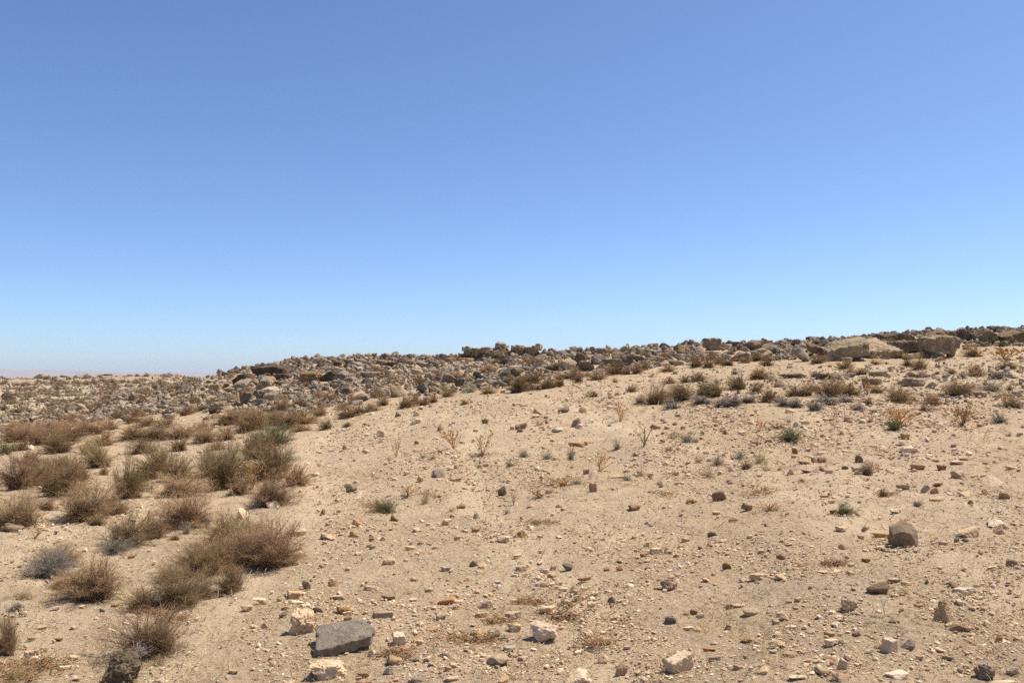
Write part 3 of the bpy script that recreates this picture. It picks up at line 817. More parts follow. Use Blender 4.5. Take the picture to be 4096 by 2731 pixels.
BOULDERS = {  # left end's dark rounded boulder stands in for a shaded void, dark by colour
 'L5': """500 560 170 70 D a;640 505 110 55 G a;755 475 80 50 G a;945 430 50 30 G a;1050 440 80 40 G a;1160 435 90 38 T a;1405 395 110 70 G a;1560 340 60 45 G r;1680 345 130 60 G a
1920 345 80 50 T a;2000 355 80 50 G a;2085 355 90 55 G a;2310 405 110 85 T a;240 860 240 110 P f;440 890 200 70 P f;740 890 220 105 T a;690 1100 190 195 G a;925 1010 140 130 G a
905 1110 210 115 G r;1095 1020 170 140 P r;985 1130 90 45 P f;850 770 120 90 T a;1290 765 140 55 P f;1410 755 110 60 T a;1790 785 110 70 P a;1780 880 160 100 G a;1960 870 100 60 G a
2090 850 110 70 G a;1480 840 110 80 G a;1490 868 110 50 P a;165 1070 140 115 P a;270 1030 80 45 P a;355 1025 80 55 P a;460 1030 120 75 G a;280 1120 120 75 T a;60 1160 130 85 G a
220 1215 150 110 D r;350 1160 100 65 G a;430 1200 170 75 P a;530 1115 90 55 P a;590 1115 80 55 T a;1040 1225 130 75 T a;1130 1255 90 35 P f;1110 1085 100 45 T a;1330 1000 130 65 G a
1445 945 100 45 G f;2270 930 180 115 G a;2190 940 150 80 G a;240 1315 180 55 T l;90 1345 120 65 G a;130 1510 110 65 P a;100 845 90 45 P f;30 890 90 55 P a;1510 500 150 70 D a
1820 520 190 100 D a;1700 470 120 60 G a;2140 470 120 60 D a;2270 500 120 60 D a;2080 550 200 50 P f;1290 430 80 60 G a;1170 480 110 45 P f;820 510 120 60 G a;600 560 120 50 G a
680 600 110 50 P a;400 640 120 60 G a;210 690 100 60 T a;330 750 110 50 P a;130 760 90 50 G a""",
 'L6': """200 1030 130 85 P r;310 1030 100 75 G a;90 1045 120 55 P f;430 985 90 60 D a;510 935 170 62 G a;500 1005 80 52 P r;650 940 70 85 G a;720 845 90 65 P a;810 880 100 75 P a
900 868 90 82 G a;920 805 70 38 P f;1070 808 100 85 P a;1190 715 80 48 P a;1320 678 110 62 T r;1420 675 140 62 G f;1080 722 60 42 G r;1710 740 70 62 P a;1790 690 150 92 T a
1870 722 80 62 G a;2090 545 90 82 G a;2180 522 100 62 G a;2150 782 160 52 P f;2230 875 110 82 D a;1680 968 150 82 G a;2260 935 130 62 P f;860 1095 110 52 P f;1110 1098 60 62 P a
140 1092 60 52 P a;1230 975 140 72 G a;90 695 140 90 D a;60 650 120 60 D a;180 605 110 42 D f;1440 765 80 42 T a;490 402 140 50 G a;970 365 90 25 G a;1290 355 100 22 G f
1430 355 90 26 D f;1700 358 100 26 D a;590 405 110 40 P a;1580 410 90 26 D f;1680 400 70 24 D a;1440 410 70 20 G f;830 395 80 26 G a;1120 400 60 18 P f""",
 'R3': """1330 318 50 38 G a;1425 290 70 28 G a;1475 290 50 30 D a;1575 300 70 38 D a;1625 295 60 34 T a;1700 285 50 28 G a;1800 280 50 28 G a;1860 295 70 42 T a;1920 295 50 42 T a
1450 425 90 42 P f;1300 435 110 42 P f;1620 425 70 38 P f;1700 455 70 38 T f;1660 535 80 62 G a;1840 475 80 58 G a;1910 495 60 50 G a;1770 465 50 32 G r;2040 445 70 52 G a
2030 475 60 32 P f;2215 345 70 62 D a;2215 435 70 62 G a;2290 425 110 62 G a;2140 495 50 42 P a;1500 565 110 72 P f;1250 585 110 52 G a;1140 555 70 42 G a;1215 620 90 32 P f
1290 475 90 42 G a;1660 370 90 30 D f;1460 365 100 36 D f;1540 340 80 40 G a;1750 360 80 30 G f;1380 350 80 35 G a;1960 335 90 30 P f;1850 330 90 30 T f""",
 'R4': """360 470 95 72 P a;240 405 110 52 G a;350 405 120 56 P a;40 435 80 72 G a;130 535 140 82 G a;40 545 90 72 P a;580 485 140 100 P a;455 495 100 62 G a;570 565 110 62 P a
690 425 90 72 G a;745 500 170 92 G a;835 440 120 100 G a;1000 385 130 92 T a;985 455 190 78 T f;1090 445 90 90 G a;1190 412 120 60 G a;480 365 110 64 T a;370 335 65 72 G a
1290 412 90 26 P f;1410 447 90 36 P a;1540 447 80 36 P r;1530 412 110 62 G a;1250 305 60 48 G a;1310 325 70 62 G a;1400 292 95 60 G r;1435 304 70 36 P a;1480 290 70 34 T a
1540 345 100 74 T a;1365 328 60 32 P a;1610 275 110 66 G a;1690 315 80 56 T a;1710 345 100 54 P a;1825 325 150 108 T a;1840 218 70 30 G f;1970 255 70 52 G a;1990 295 110 52 G f
2080 235 50 50 G a;2170 320 150 86 T r;2210 218 80 44 G a;2310 212 36 46 T a;2270 265 70 62 T a;1920 245 50 42 T a;2140 225 50 32 G a;2060 405 200 82 T f;2240 355 140 64 P a
1860 375 180 46 P f;1940 315 80 42 P f;2300 375 100 52 P a;1760 385 120 34 P f;640 330 90 40 T a;730 325 80 34 G f;800 325 90 38 G a;880 330 80 40 T a;560 345 80 50 T a;900 370 60 34 P a
1130 300 60 30 T a;1190 300 50 30 G a""",
 'R5': """455 418 100 102 P a;845 425 90 38 P f;640 414 40 22 P a;1520 385 90 52 P a;1635 405 90 52 G a;1630 425 70 26 P f;1735 385 60 52 T a;1870 315 60 46 P a;1525 335 70 62 P a
1490 290 60 42 P a;1380 330 70 52 T r;1400 405 150 50 P f;380 565 230 46 P f;200 595 90 70 P a;265 645 110 46 P a;660 575 230 52 P f;740 580 90 56 T a;860 550 120 42 P f;1120 545 160 52 P f
1070 625 180 62 P f;1420 628 210 66 P f;1580 645 90 52 P a;1175 555 60 32 T a;1000 645 60 90 T a;2270 565 110 52 P a;2000 735 100 46 P f;2290 725 90 52 P a;1390 545 60 42 P a
560 665 80 42 P a;60 312 120 82 T a;170 345 110 82 P r;65 222 80 42 G f;170 208 40 40 T a;185 255 60 32 T a;320 230 70 38 G a;240 225 60 42 T a;360 268 60 42 T a;445 235 60 28 T a
545 235 90 56 D a;620 245 70 56 G a;690 220 60 42 T a;760 215 40 32 T a;650 285 110 52 G a;820 250 70 50 T a;740 260 70 50 G a;1050 195 65 42 D a;1190 185 80 34 T a;1270 155 40 22 G a
1350 155 70 38 T r;1420 155 80 34 T a;1540 175 60 62 D r;1600 135 50 38 G a;1660 150 80 42 G a;1790 135 40 42 D a;1900 140 60 34 T a;2030 135 70 38 G a;2100 140 70 36 G a;2200 125 80 38 G a
2270 120 60 34 T a;2330 120 60 36 G a;2250 185 90 52 G a;2100 165 90 50 G a;900 200 60 30 T a;960 215 90 36 G f;1120 180 60 30 T a""",
}
for crop, txt in BOULDERS.items():
    for x, y, w, h, c, s in parse(txt):
        px, py = cv(crop, x, y)
        wp, hp = sc(crop, w), sc(crop, h)
        g_ = 1.22 if wp < 13 else 1.02
        o = place_rock("boulder", px, py, wp * g_, hp * g_, c, s, sink=.14)
        size = 'small' if wp < 8 else ('large' if wp > 15 else 'mid-sized')
        reg(o, 'boulder', f"{size} {COLN[c]} {SHN[s]}", 'boulder', px, py, 'boulders of the rocky ridge')
        PLACED.append((px, py, wp)); BIG.append((px, py - hp * .5, wp * .55, hp * .62))


# the dry-stone wall on the skyline: courses of stones, each stone a part
def wall():
    pts = [cv('R3', x, 318) for x in range(1955, 2190, 10)] + [cv('R4', x, 372) for x in range(0, 330, 14)]
    top = [cv('R3', x, y) for x, y in ((1955, 235), (1985, 222), (2090, 226), (2150, 240), (2200, 205))] + [cv('R4', x, y) for x, y in ((60, 262), (150, 255), (240, 280), (300, 258), (340, 300))]
    tx = np.array([p[0] for p in top]); ty = np.array([p[1] for p in top])
    G = np.array([at(*p) for p in pts])
    root = bpy.data.objects.new("dry_stone_wall", None)
    mid = G[len(G) // 2]
    root.location = mid
    C.objects.link(root)
    L = np.concatenate([[0], np.cumsum(np.hypot(np.diff(G[:, 0]), np.diff(G[:, 1])))])
    ppx = np.array([p[0] for p in pts])
    r = np.random.default_rng(77)
    n = 0
    Ltot = L[-1]
    step = .04
    rowh = .145
    for course in range(6):
        s = r.uniform(-.3, 0)
        while s < Ltot:
            w = r.uniform(.17, .38)
            c = min(max(s + w / 2, 0), Ltot)
            cx, cy, cz = (np.interp(c, L, G[:, k]) for k in range(3))
            pxx = np.interp(c, L, ppx)
            ztop = zray(pxx, np.interp(pxx, tx, ty), cy)[0]
            b = course * rowh - .1
            if cz + b + rowh * .8 < ztop + r.normal() * .03 and n < 100:
                top_row = cz + b + rowh * 1.6 > ztop
                h = rowh * (r.uniform(.95, 1.45) if top_row else 1.2)
                sh = 'war'[int(r.choice([0, 0, 1, 1, 2]))]
                o = link("wall_stone", proto_mesh(sh, int(r.integers(NPROTO[sh])), str(r.choice(['P', 'T', 'P', 'P', 'G', 'T'])), "wall_stone"), root)
                o.scale = (w * 1.2, r.uniform(.3, .5), h * 1.2)
                o.rotation_euler = (r.normal() * .08, r.normal() * .1, r.integers(2) * math.pi + r.normal() * .15)
                o.location = Vector((cx + r.normal() * .02, cy + r.normal() * .05, cz + b - .02 + r.normal() * .015)) - root.location
                n += 1
            s += w * .96
    px, py = 505, 356
    reg(root, 'wall', '', 'dry_stone_wall', px, py, None, "low tumbled dry-stone wall of stacked brown blocks on the skyline", "the dry-stone wall")


wall()

# ------------------------------------------------------------------ rubble and gravel that nobody could count
def in_poly(px, py, poly):
    inside = np.zeros(len(px), bool)
    n = len(poly)
    for i in range(n):
        x1, y1 = poly[i]; x2, y2 = poly[(i + 1) % n]
        c = ((y1 > py) != (y2 > py)) & (px < (x2 - x1) * (py - y1) / (y2 - y1 + 1e-12) + x1)
        inside ^= c
    return inside


S = .43537


def poly(pts):
    return [(x * S, y * S) for x, y in pts]


def sample(pl, n, r):
    xs = [p[0] for p in pl]; ys = [p[1] for p in pl]
    out = []
    while len(out) == 0 or sum(len(o) for o in out) < n:
        px = r.uniform(min(xs), max(xs), n * 2); py = r.uniform(min(ys), max(ys), n * 2)
        k = in_poly(px, py, pl)
        out.append(np.stack([px[k], py[k]], 1))
    return np.concatenate(out)[:n]


def scatter(protos, px, py, wpx, flat=(.4, .9), r=None, sink=.2, tone=None, wmin=0, wmax=9, lift=0.0):
    X, Y, Z = at_many(px, py)
    Z = Z + lift * r.random(len(px)) ** 2
    s = np.clip(wpx * Y / F, wmin, wmax)
    Vs, Fs, T, off = [], [], [], 0
    n = len(px)
    kind = r.integers(len(protos), size=n)
    a = r.uniform(0, 2 * math.pi, n)
    sy = s * r.uniform(.6, 1, n); sz = s * r.uniform(flat[0], flat[1], n)
    tone = r.random(n) if tone is None else tone
    tx, ty_ = r.normal(size=n) * .15, r.normal(size=n) * .15
    for k, (v, f) in enumerate(protos):
        m = np.where(kind == k)[0]
        if not len(m):
            continue
        p = v[None] * np.stack([s[m], sy[m], sz[m]], 1)[:, None, :]
        p[..., 2] += p[..., 0] * tx[m][:, None] + p[..., 1] * ty_[m][:, None]
        ca, sa = np.cos(a[m])[:, None], np.sin(a[m])[:, None]
        x = p[..., 0] * ca - p[..., 1] * sa; y = p[..., 0] * sa + p[..., 1] * ca
        z = p[..., 2] - (sz[m] * sink)[:, None]
        q = np.stack([x + X[m][:, None], y + Y[m][:, None], z + Z[m][:, None]], -1)
        Vs.append(q.reshape(-1, 3))
        Fs.append((f[None] + (np.arange(len(m)) * len(v))[:, None, None]).reshape(-1, 3) + off)
        T.append(np.repeat(tone[m], len(v)))
        off += len(m) * len(v)
    return np.concatenate(Vs), np.concatenate(Fs), np.concatenate(T)


def small_protos(n, sub, kinds, seed):
    out = []
    for q in range(n):
        r_ = np.random.default_rng(seed + q)
        V, Fc = hull_rock(random_pts(kinds[q % len(kinds)], r_), sub=sub, soft=30, rough=.08, seed=seed + q)
        out.append((unit(V), Fc))
    return out


RUB = small_protos(14, 2, 'affal', 400)
GRA = small_protos(10, 1, 'fafl', 500)
rr = np.random.default_rng(21)
zoneA = poly([(480, 876), (560, 848), (700, 820), (880, 818), (1060, 808), (1290, 812), (1300, 860), (1150, 890), (980, 905), (820, 915), (700, 950), (640, 962), (460, 945), (330, 950), (60, 1005), (0, 1010), (0, 955), (150, 930), (330, 888)])
zoneB = poly([(1290, 812), (1480, 798), (1600, 784), (1850, 782), (2000, 770), (2150, 755), (2352, 752), (2352, 795), (2100, 800), (1900, 825), (1600, 828), (1450, 850), (1290, 865)])
crest = poly([(500, 866), (560, 847), (700, 822), (880, 820), (1060, 811), (1290, 813), (1480, 802), (1600, 787), (1850, 785), (2000, 772), (2150, 757), (2352, 753), (2352, 764), (2150, 768), (2000, 786), (1850, 800), (1600, 805), (1480, 815), (1290, 824), (1060, 824), (880, 832), (700, 838), (560, 862)])
crestB = poly([(960, 806), (1060, 799), (1300, 797), (1480, 790), (1600, 780), (1620, 800), (1480, 812), (960, 822)])
zoneC = poly([(1600, 880), (1900, 850), (2352, 830), (2352, 945), (1900, 900), (1650, 915)])
zoneD = poly([(0, 870), (180, 862), (330, 858), (480, 862), (480, 885), (330, 900), (150, 935), (0, 950)])
sideA = [(1024, 327), (1210, 322), (1210, 350), (1024, 352)]
sideD = [(-180, 382), (0, 378), (0, 440), (-180, 450)]
Vs, Fs, Ts, off = [], [], [], 0
for pl, n, lo, hi, wmx in ((zoneA, 13000, 1.4, 7.5, .75), (zoneB, 6500, 1.7, 7.5, .65), (crest, 3800, 2.8, 9, .6), (crestB, 520, 4.0, 9, .5), (sideA, 1500, 2.0, 8, .6), (sideD, 500, 1.2, 6, 1.0), (zoneC, 900, 1.3, 6, .3), (zoneD, 2300, 1.0, 5.5, 1.3)):
    q = sample(pl, n, rr)
    bg_ = np.array(BIG)
    near_ = (((q[:, None, 0] - bg_[None, :, 0]) / bg_[None, :, 2]) ** 2 + ((q[:, None, 1] - bg_[None, :, 1] - 1) / bg_[None, :, 3]) ** 2).min(1)
    q = q[(near_ > 1) | (rr.random(n) < .05)]
    n = len(q)
    wp = lo * (1 - rr.random(n) * (1 - (lo / hi) ** 1.3)) ** (-1 / 1.3)
    v, f, t = scatter(RUB, q[:, 0], q[:, 1], wp, (.4, .85), rr, .2, wmax=wmx, lift=.14 if pl is crest else (.22 if pl is crestB else .06))
    if pl is zoneC:
        t = .6 + .4 * t
    Vs.append(v); Fs.append(f + off); Ts.append(t); off += len(v)
o = link("rubble", mk("rubble", np.concatenate(Vs), np.concatenate(Fs), M['rub'], smooth=False, attr=np.concatenate(Ts)))
o["kind"] = "stuff"; o["label"] = "grey and tan rubble covering the ridge and scree slope"

field = poly([(0, 1010), (330, 960), (640, 950), (960, 920), (1290, 870), (1450, 855), (1700, 835), (2000, 835), (2352, 800), (2352, 1568), (0, 1568)])
stony = poly([(1500, 930), (2352, 905), (2352, 1080), (1900, 1040), (1500, 1010)])
sideR = [(1024, 360), (1900, 360), (2300, 690), (1024, 690)]
sideL = [(0, 440), (-800, 440), (-1100, 690), (0, 690)]
upper = poly([(740, 1000), (960, 930), (1290, 880), (1480, 870), (1750, 920), (1750, 1080), (1300, 1120), (850, 1100)])
fore = poly([(640, 1390), (1000, 1260), (2352, 1230), (2352, 1568), (560, 1568)])
Vs, Fs, Ts, off = [], [], [], 0
for pl, n, lo, hi, e in ((field, 64000, .95, 7, 2.0), (stony, 8200, 1.0, 8, 1.8), (fore, 22000, 1.0, 9, 2.1), (upper, 8000, .95, 5, 2.1), (sideR, 22000, 1.0, 8, 2.0), (sideL, 12000, 1.0, 8, 2.0)):
    q = sample(pl, n, rr)
    # the trodden strips have fewer stones
    cl = fbm(np.stack([q[:, 0] / 60, q[:, 1] / 22, 0 * q[:, 0]], 1), 3, 44)
    trail = np.exp(-((q[:, 0] - np.interp(q[:, 1], [430, 480, 540, 600, 640, 682], [300, 305, 290, 245, 215, 205])) / np.interp(q[:, 1], [430, 682], [12, 42])) ** 2)
    k = (rr.random(n) < np.clip(.62 + 1.0 * cl, .1, 1)) & (rr.random(n) > .85 * trail)
    q = q[k]
    wp = lo * (1 - rr.random(len(q)) * (1 - (lo / hi) ** e)) ** (-1 / e)
    v, f, t = scatter(GRA, q[:, 0], q[:, 1], wp, (.22, .8), rr, .25, wmin=.006, wmax=.3, tone=np.clip(rr.beta(1.9, 1.25, len(q)), 0, 1))
    Vs.append(v); Fs.append(f + off); Ts.append(t); off += len(v)
o = link("gravel", mk("gravel", np.concatenate(Vs), np.concatenate(Fs), M['gravel'], smooth=False, attr=np.concatenate(Ts)))
o["kind"] = "stuff"; o["label"] = "pale stone chips and pebbles strewn over the sand"

# ------------------------------------------------------------------ shrubs
def tubes(P, Rd, tone, sides=3):
    """P (n,k,3) polylines, Rd (n,k) radii"""
    n, k, _ = P.shape
    T = np.gradient(P, axis=1)
    T /= np.linalg.norm(T, axis=2, keepdims=True) + 1e-9
    ref = np.where(np.abs(T[..., 2:3]) > .9, np.array([1., 0, 0]), np.array([0, 0, 1.]))
    A = np.cross(T, ref); A /= np.linalg.norm(A, axis=2, keepdims=True) + 1e-9
    B = np.cross(T, A)
    ang = np.arange(sides) * 2 * math.pi / sides
    V = P[:, :, None, :] + Rd[:, :, None, None] * (np.cos(ang)[None, None, :, None] * A[:, :, None, :] + np.sin(ang)[None, None, :, None] * B[:, :, None, :])
    idx = np.arange(n * k * sides).reshape(n, k, sides)
    a = idx[:, :-1, :]; b = np.roll(idx, -1, 2)[:, :-1, :]
    c = np.roll(idx, -1, 2)[:, 1:, :]; d = idx[:, 1:, :]
    Fq = np.stack([a, b, c, d], -1).reshape(-1, 4)
    return V.reshape(-1, 3), Fq, np.repeat(tone, k * sides)


def shrub_geo(seed, stems, per, rad, lump=.28, spread=1.0, droop=0.0, tw=(.05, .13), upright=.38):
    """twigs of a low dome-shaped bush, one wide and one high; returns (stems, twigs)"""
    r = np.random.default_rng(seed)
    az = r.uniform(0, 2 * math.pi, stems)
    el = np.arcsin(np.clip(r.random(stems) ** .8, 0.03, 1))
    dirs = np.stack([np.cos(el) * np.cos(az), np.cos(el) * np.sin(az), np.sin(el)], 1)
    lum = np.clip(1 + lump * 1.0 * fbm(dirs * 1.6 + seed, 3, seed), .35, 1.6)
    keep = fbm(dirs * 2.3 + seed * 1.7, 2, seed + 9) > -.42 + .35 * r.random(stems)
    lum = np.where(keep, lum, lum * .45)
    Lr = lum * r.uniform(.5, 1.0, stems) ** .55
    tip = dirs * np.array([.46 * spread, .46 * spread, .86]) * Lr[:, None] + np.array([r.normal() * .09, r.normal() * .09, 0])
    base = np.stack([r.normal(size=stems) * .07, r.normal(size=stems) * .07, np.zeros(stems) - .02], 1)
    ctrl = base + (tip - base) * .45 + np.array([0, 0, .14]) * (1 - droop)
    t = np.linspace(0, 1, 5)[None, :, None]
    P = (1 - t) ** 2 * base[:, None] + 2 * t * (1 - t) * ctrl[:, None] + t ** 2 * tip[:, None]
    Rs = np.linspace(2.2, .7, 5)[None] * rad * r.uniform(.7, 1.3, (stems, 1))
    n = stems * per
    i = np.repeat(np.arange(stems), per)
    tt = r.uniform(.25, 1, n)[:, None]
    s = (1 - tt) ** 2 * base[i] + 2 * tt * (1 - tt) * ctrl[i] + tt ** 2 * tip[i]
    tan = 2 * (1 - tt) * (ctrl[i] - base[i]) + 2 * tt * (tip[i] - ctrl[i])
    tan /= np.linalg.norm(tan, axis=1, keepdims=True) + 1e-9
    d = tan * .5 + r.normal(size=(n, 3)) * .5 + np.array([0, 0, upright])
    d /= np.linalg.norm(d, axis=1, keepdims=True)
    ln = r.uniform(tw[0], tw[1], n)[:, None]
    bend = r.normal(size=(n, 3)) * .25 + np.array([0, 0, .25])
    e = s + d * ln
    mid = s + d * ln * .5 + bend * ln * -.12
    P2 = np.stack([s, mid, e], 1)
    P2[..., 2] = np.maximum(P2[..., 2], .01)
    R2 = np.stack([np.full(n, 1.0), np.full(n, .85), np.full(n, .35)], 1) * rad * r.uniform(.7, 1.3, (n, 1))
    hw = np.percentile(np.hypot(P2[:, 2, 0], P2[:, 2, 1]), 93) / .5
    hz = np.percentile(P2[:, 2, 2], 96)
    N = np.array([1 / hw, 1 / hw, 1 / hz])
    P = P * N
    P2 = P2 * N
    st = tubes(P, Rs, r.random(stems))
    pt = .35 * fbm(dirs[i] * 1.9 + seed * 2.1, 2, seed + 4)
    twg = tubes(P2, R2, np.clip(r.random(n) * .6 + .3 * (s[:, 2] / .8) + pt, 0, 1))
    return st, twg


def join(parts):
    V, Fq, T, off = [], [], [], 0
    for v, f, t in parts:
        V.append(v); Fq.append(f + off); T.append(t); off += len(v)
    return np.concatenate(V), np.concatenate(Fq), np.concatenate(T)


KIND = {   # material, generator settings
    'b': ('sb', dict(lump=.3)), 'o': ('so', dict(lump=.3, upright=.7)), 'y': ('sy', dict(lump=.35, upright=.25, tw=(.06, .16))),
    'n': ('sn', dict(lump=.3, upright=.8)), 'k': ('sk', dict(lump=.35, upright=.6)), 's': ('ss', dict(lump=.5, upright=.5, tw=(.08, .26))),
    'r': ('sr', dict(lump=.5, upright=.5, tw=(.08, .26))),
}
KNAME = {'b': 'dry brown', 'o': 'olive-brown', 'y': 'dead grey', 'n': 'green', 'k': 'grey-green', 's': 'straw-coloured', 'r': 'rusty orange'}
_sm = {}


def shrub_mesh(kind, lod, q):
    key = (kind, lod, q)
    if key not in _sm:
        mat, kw = KIND[kind]
        seed = 1000 + ord(kind) * 31 + q * 7
        thin = kind in 'sr'
        mid = kind == 'k'
        if lod == 0:
            st, tw = shrub_geo(seed, 60 if thin else (130 if mid else 250), 9 if thin else (14 if mid else 30), .0018, **kw)
            _sm[key] = (mk("woody_stem", *st[:2], M['wood'] if not thin else M[mat], attr=st[2]), mk("fine_twigs", *tw[:2], M[mat], attr=tw[2]))  # second part is the fine twigs; no leaves are modelled
        else:
            st, tw = shrub_geo(seed, 36 if thin else (80 if mid else 140), 7 if thin else (11 if mid else 20), .0046, **kw)
            _sm[key] = (mk("shrub", *(lambda j: (j[0], j[1]))(join([st, tw])), M[mat], attr=np.concatenate([st[2] * .4, tw[2]])),)
    return _sm[key]


SHRUBS = {
 'R1': """350 1220 270 235 b;230 1135 210 175 b;420 1060 200 120 o;80 1170 240 200 b;500 1105 170 115 b;150 1010 150 95 b;640 1025 180 160 o;690 1058 65 62 b;555 942 95 85 b;560 1385 280 240 b
770 1338 170 95 b;620 1408 95 75 b;90 1425 290 200 b;280 1312 115 75 b;800 1235 210 230 o;1010 1080 250 200 o;1150 1108 180 160 b;1160 1230 250 150 b;1190 1405 330 220 b;1020 1475 150 120 b
770 1525 290 185 b;760 1568 210 78 k;1450 1170 260 285 b;1380 1085 250 190 o;1640 970 190 155 o;1780 895 230 145 n;1870 990 155 100 k;1800 1115 300 220 b;1740 1285 260 190 b;1560 1210 150 120 b
1930 1155 150 130 b;680 872 140 90 b;700 765 130 66 b;760 705 110 64 b;880 694 90 58 b;930 925 160 100 b;1180 905 120 95 b;1180 825 160 90 b;1000 835 210 96 b;860 835 170 90 b;1340 855 160 100 b
1340 775 130 66 b;1490 835 120 90 b;1580 795 140 90 b;1560 725 210 86 b;1680 775 190 120 b;1880 775 160 110 b;1820 745 190 96 o;1480 745 160 76 b;1980 725 155 75 b;2165 772 92 58 o;1980 788 115 44 b
340 935 200 140 b;420 855 190 110 b;260 875 170 120 b;150 855 190 110 b;60 855 140 100 b;120 908 120 66 b;20 945 90 95 n;560 805 210 96 b;330 775 130 66 b;230 795 150 66 b;620 664 85 55 o
1210 674 95 60 b;1250 604 95 54 b;1880 654 125 86 b;1980 624 84 60 b;2095 634 74 50 b;2110 674 94 48 b;2280 694 84 62 b;2260 634 82 44 b;1530 584 155 52 s;1180 544 74 34 b;920 684 76 44 b
990 745 140 66 b;1080 765 130 64 b;480 720 120 50 b;120 770 120 50 b;400 720 100 50 b;1420 900 90 60 b;860 740 130 60 b""",
 'R2': """1780 610 340 300 b;1500 440 270 200 o;1330 670 280 235 b;1560 760 175 180 b;1180 880 270 265 b;960 905 190 140 b;1120 710 150 115 b;960 1225 345 290 b;610 830 360 255 b
290 695 260 160 y;350 610 220 140 b;390 748 150 76 b;100 838 230 98 s;110 898 85 52 y;40 1210 130 240 b;720 525 230 130 k;1050 1275 120 66 s;60 1392 210 150 s;1340 318 145 62 y;1240 370 74 86 k
1170 410 64 44 b;930 168 64 54 b;1000 1130 170 120 b;1610 570 300 230 b;1460 610 270 190 b;1640 500 260 190 o;1320 800 200 130 b;1700 420 160 120 b;1290 590 200 130 b""",
 'R3': """1165 708 115 78 b;1240 694 115 66 b;1310 672 105 54 b;1400 614 95 68 b;1360 564 84 58 b;1175 604 84 58 b;1135 653 74 44 b;960 643 64 44 b;970 693 84 54 b;1025 604 105 72 b;965 574 64 44 b
1525 648 120 80 b;1610 614 105 64 b;1680 618 84 58 b;1740 603 74 64 b;1640 484 84 50 b;1760 444 74 54 b;1890 444 84 44 b;1180 408 64 28 o;2110 544 94 48 b;1980 534 104 54 k;1820 564 84 48 b
2250 484 94 54 b;2310 534 125 95 b;2120 404 104 48 b;835 348 64 34 o;850 748 165 64 b;1155 773 62 32 b;830 803 74 34 b;1940 613 52 36 b;1050 350 60 26 o;1330 355 60 26 o""",
 'R4': """160 674 155 125 o;300 604 165 105 b;80 614 125 66 b;270 658 54 48 b;320 658 40 38 b;430 654 155 95 b;530 634 95 80 b;500 574 84 50 b;690 604 95 84 b;640 568 125 105 b;750 538 64 44 b
850 568 135 74 b;990 604 95 74 r;1010 524 195 94 b;1090 524 84 64 b;1170 518 94 80 b;1250 494 94 74 b;1455 508 120 68 b;1680 468 125 98 b;1790 478 105 94 b;1880 434 125 54 b;1970 444 135 64 b
2120 424 105 54 o;2200 404 74 64 o;2300 454 125 64 b;1460 608 100 58 b;1580 604 95 58 b;1690 598 125 78 b;1110 674 105 54 o;1330 770 210 155 o;1210 764 95 64 y;1570 744 230 145 o;1850 720 200 135 o
1720 704 105 74 b;1480 814 125 66 y;2080 664 165 115 o;2200 684 105 84 b;2210 568 125 84 b;2310 564 105 64 b;2310 764 135 105 b;1760 774 175 66 y;1900 804 190 86 y;2030 800 180 84 y;2110 764 180 70 y
800 708 95 48 b;1010 698 64 44 r;1410 394 175 54 o;1260 364 74 34 o;230 444 105 54 b;1300 548 64 54 r;2000 534 64 44 b""",
 'R5': """200 764 165 98 b;400 718 115 94 b;500 718 115 94 b;690 718 215 135 b;870 704 185 115 o;1090 684 145 68 b;1310 774 215 135 o;1840 724 240 125 b;2110 664 225 105 k;2155 574 125 66 y
1835 568 84 50 y;1940 524 105 74 b;1490 494 145 95 b;880 528 74 60 b;975 534 94 60 b;820 484 145 64 o;1060 444 115 46 b;570 544 115 50 b;580 434 135 66 o;100 564 135 74 b;1480 548 115 46 b
1730 524 64 44 b;1980 384 175 95 b;2100 268 115 64 n;1460 344 95 54 o;1110 238 115 48 o;870 273 74 30 o;390 324 95 44 k;2180 934 155 95 k;2230 1044 64 40 k;2310 1044 44 34 k;1510 858 105 50 b
1580 784 125 95 b;2290 824 135 95 b;2250 494 175 66 o;1280 374 205 56 b;2250 664 64 50 b;560 844 125 84 y;400 814 120 80 y;320 800 130 70 y;700 804 205 84 y;830 774 125 64 y;950 844 105 54 y
1050 804 125 64 b;2000 544 155 54 b;40 404 84 64 o;200 404 185 54 o;1370 464 125 54 b""",
 'RT': """895 272 130 80 n""",
}
TUFTS = {
 'RT': """385 482 115 80 k;435 412 84 64 k;305 392 68 54 k;570 377 74 58 k;715 412 115 84 k;740 452 84 50 k;615 442 84 44 b;505 452 40 48 k;1205 707 125 60 n;1380 472 74 74 b;1470 602 54 48 b
235 277 95 58 k;475 217 34 28 b;680 282 28 34 b;800 702 54 54 k;75 537 44 44 k;1555 187 84 54 n;1700 665 60 50 k;1080 455 44 30 b;1210 225 34 28 b""",
 'R6': """410 737 145 84 n;665 687 84 84 k;760 212 44 44 k;720 412 95 50 k;650 397 44 34 k;1340 372 95 58 k;1650 392 54 74 k;1500 387 95 50 k;1970 332 74 64 k;1440 167 74 44 k;1490 152 34 38 k
2030 540 64 44 k;2120 502 84 54 k;850 742 64 34 s;1700 560 90 40 k;1230 470 60 50 k;1030 470 70 45 k;560 500 40 36 k;1220 740 44 40 k""",
}


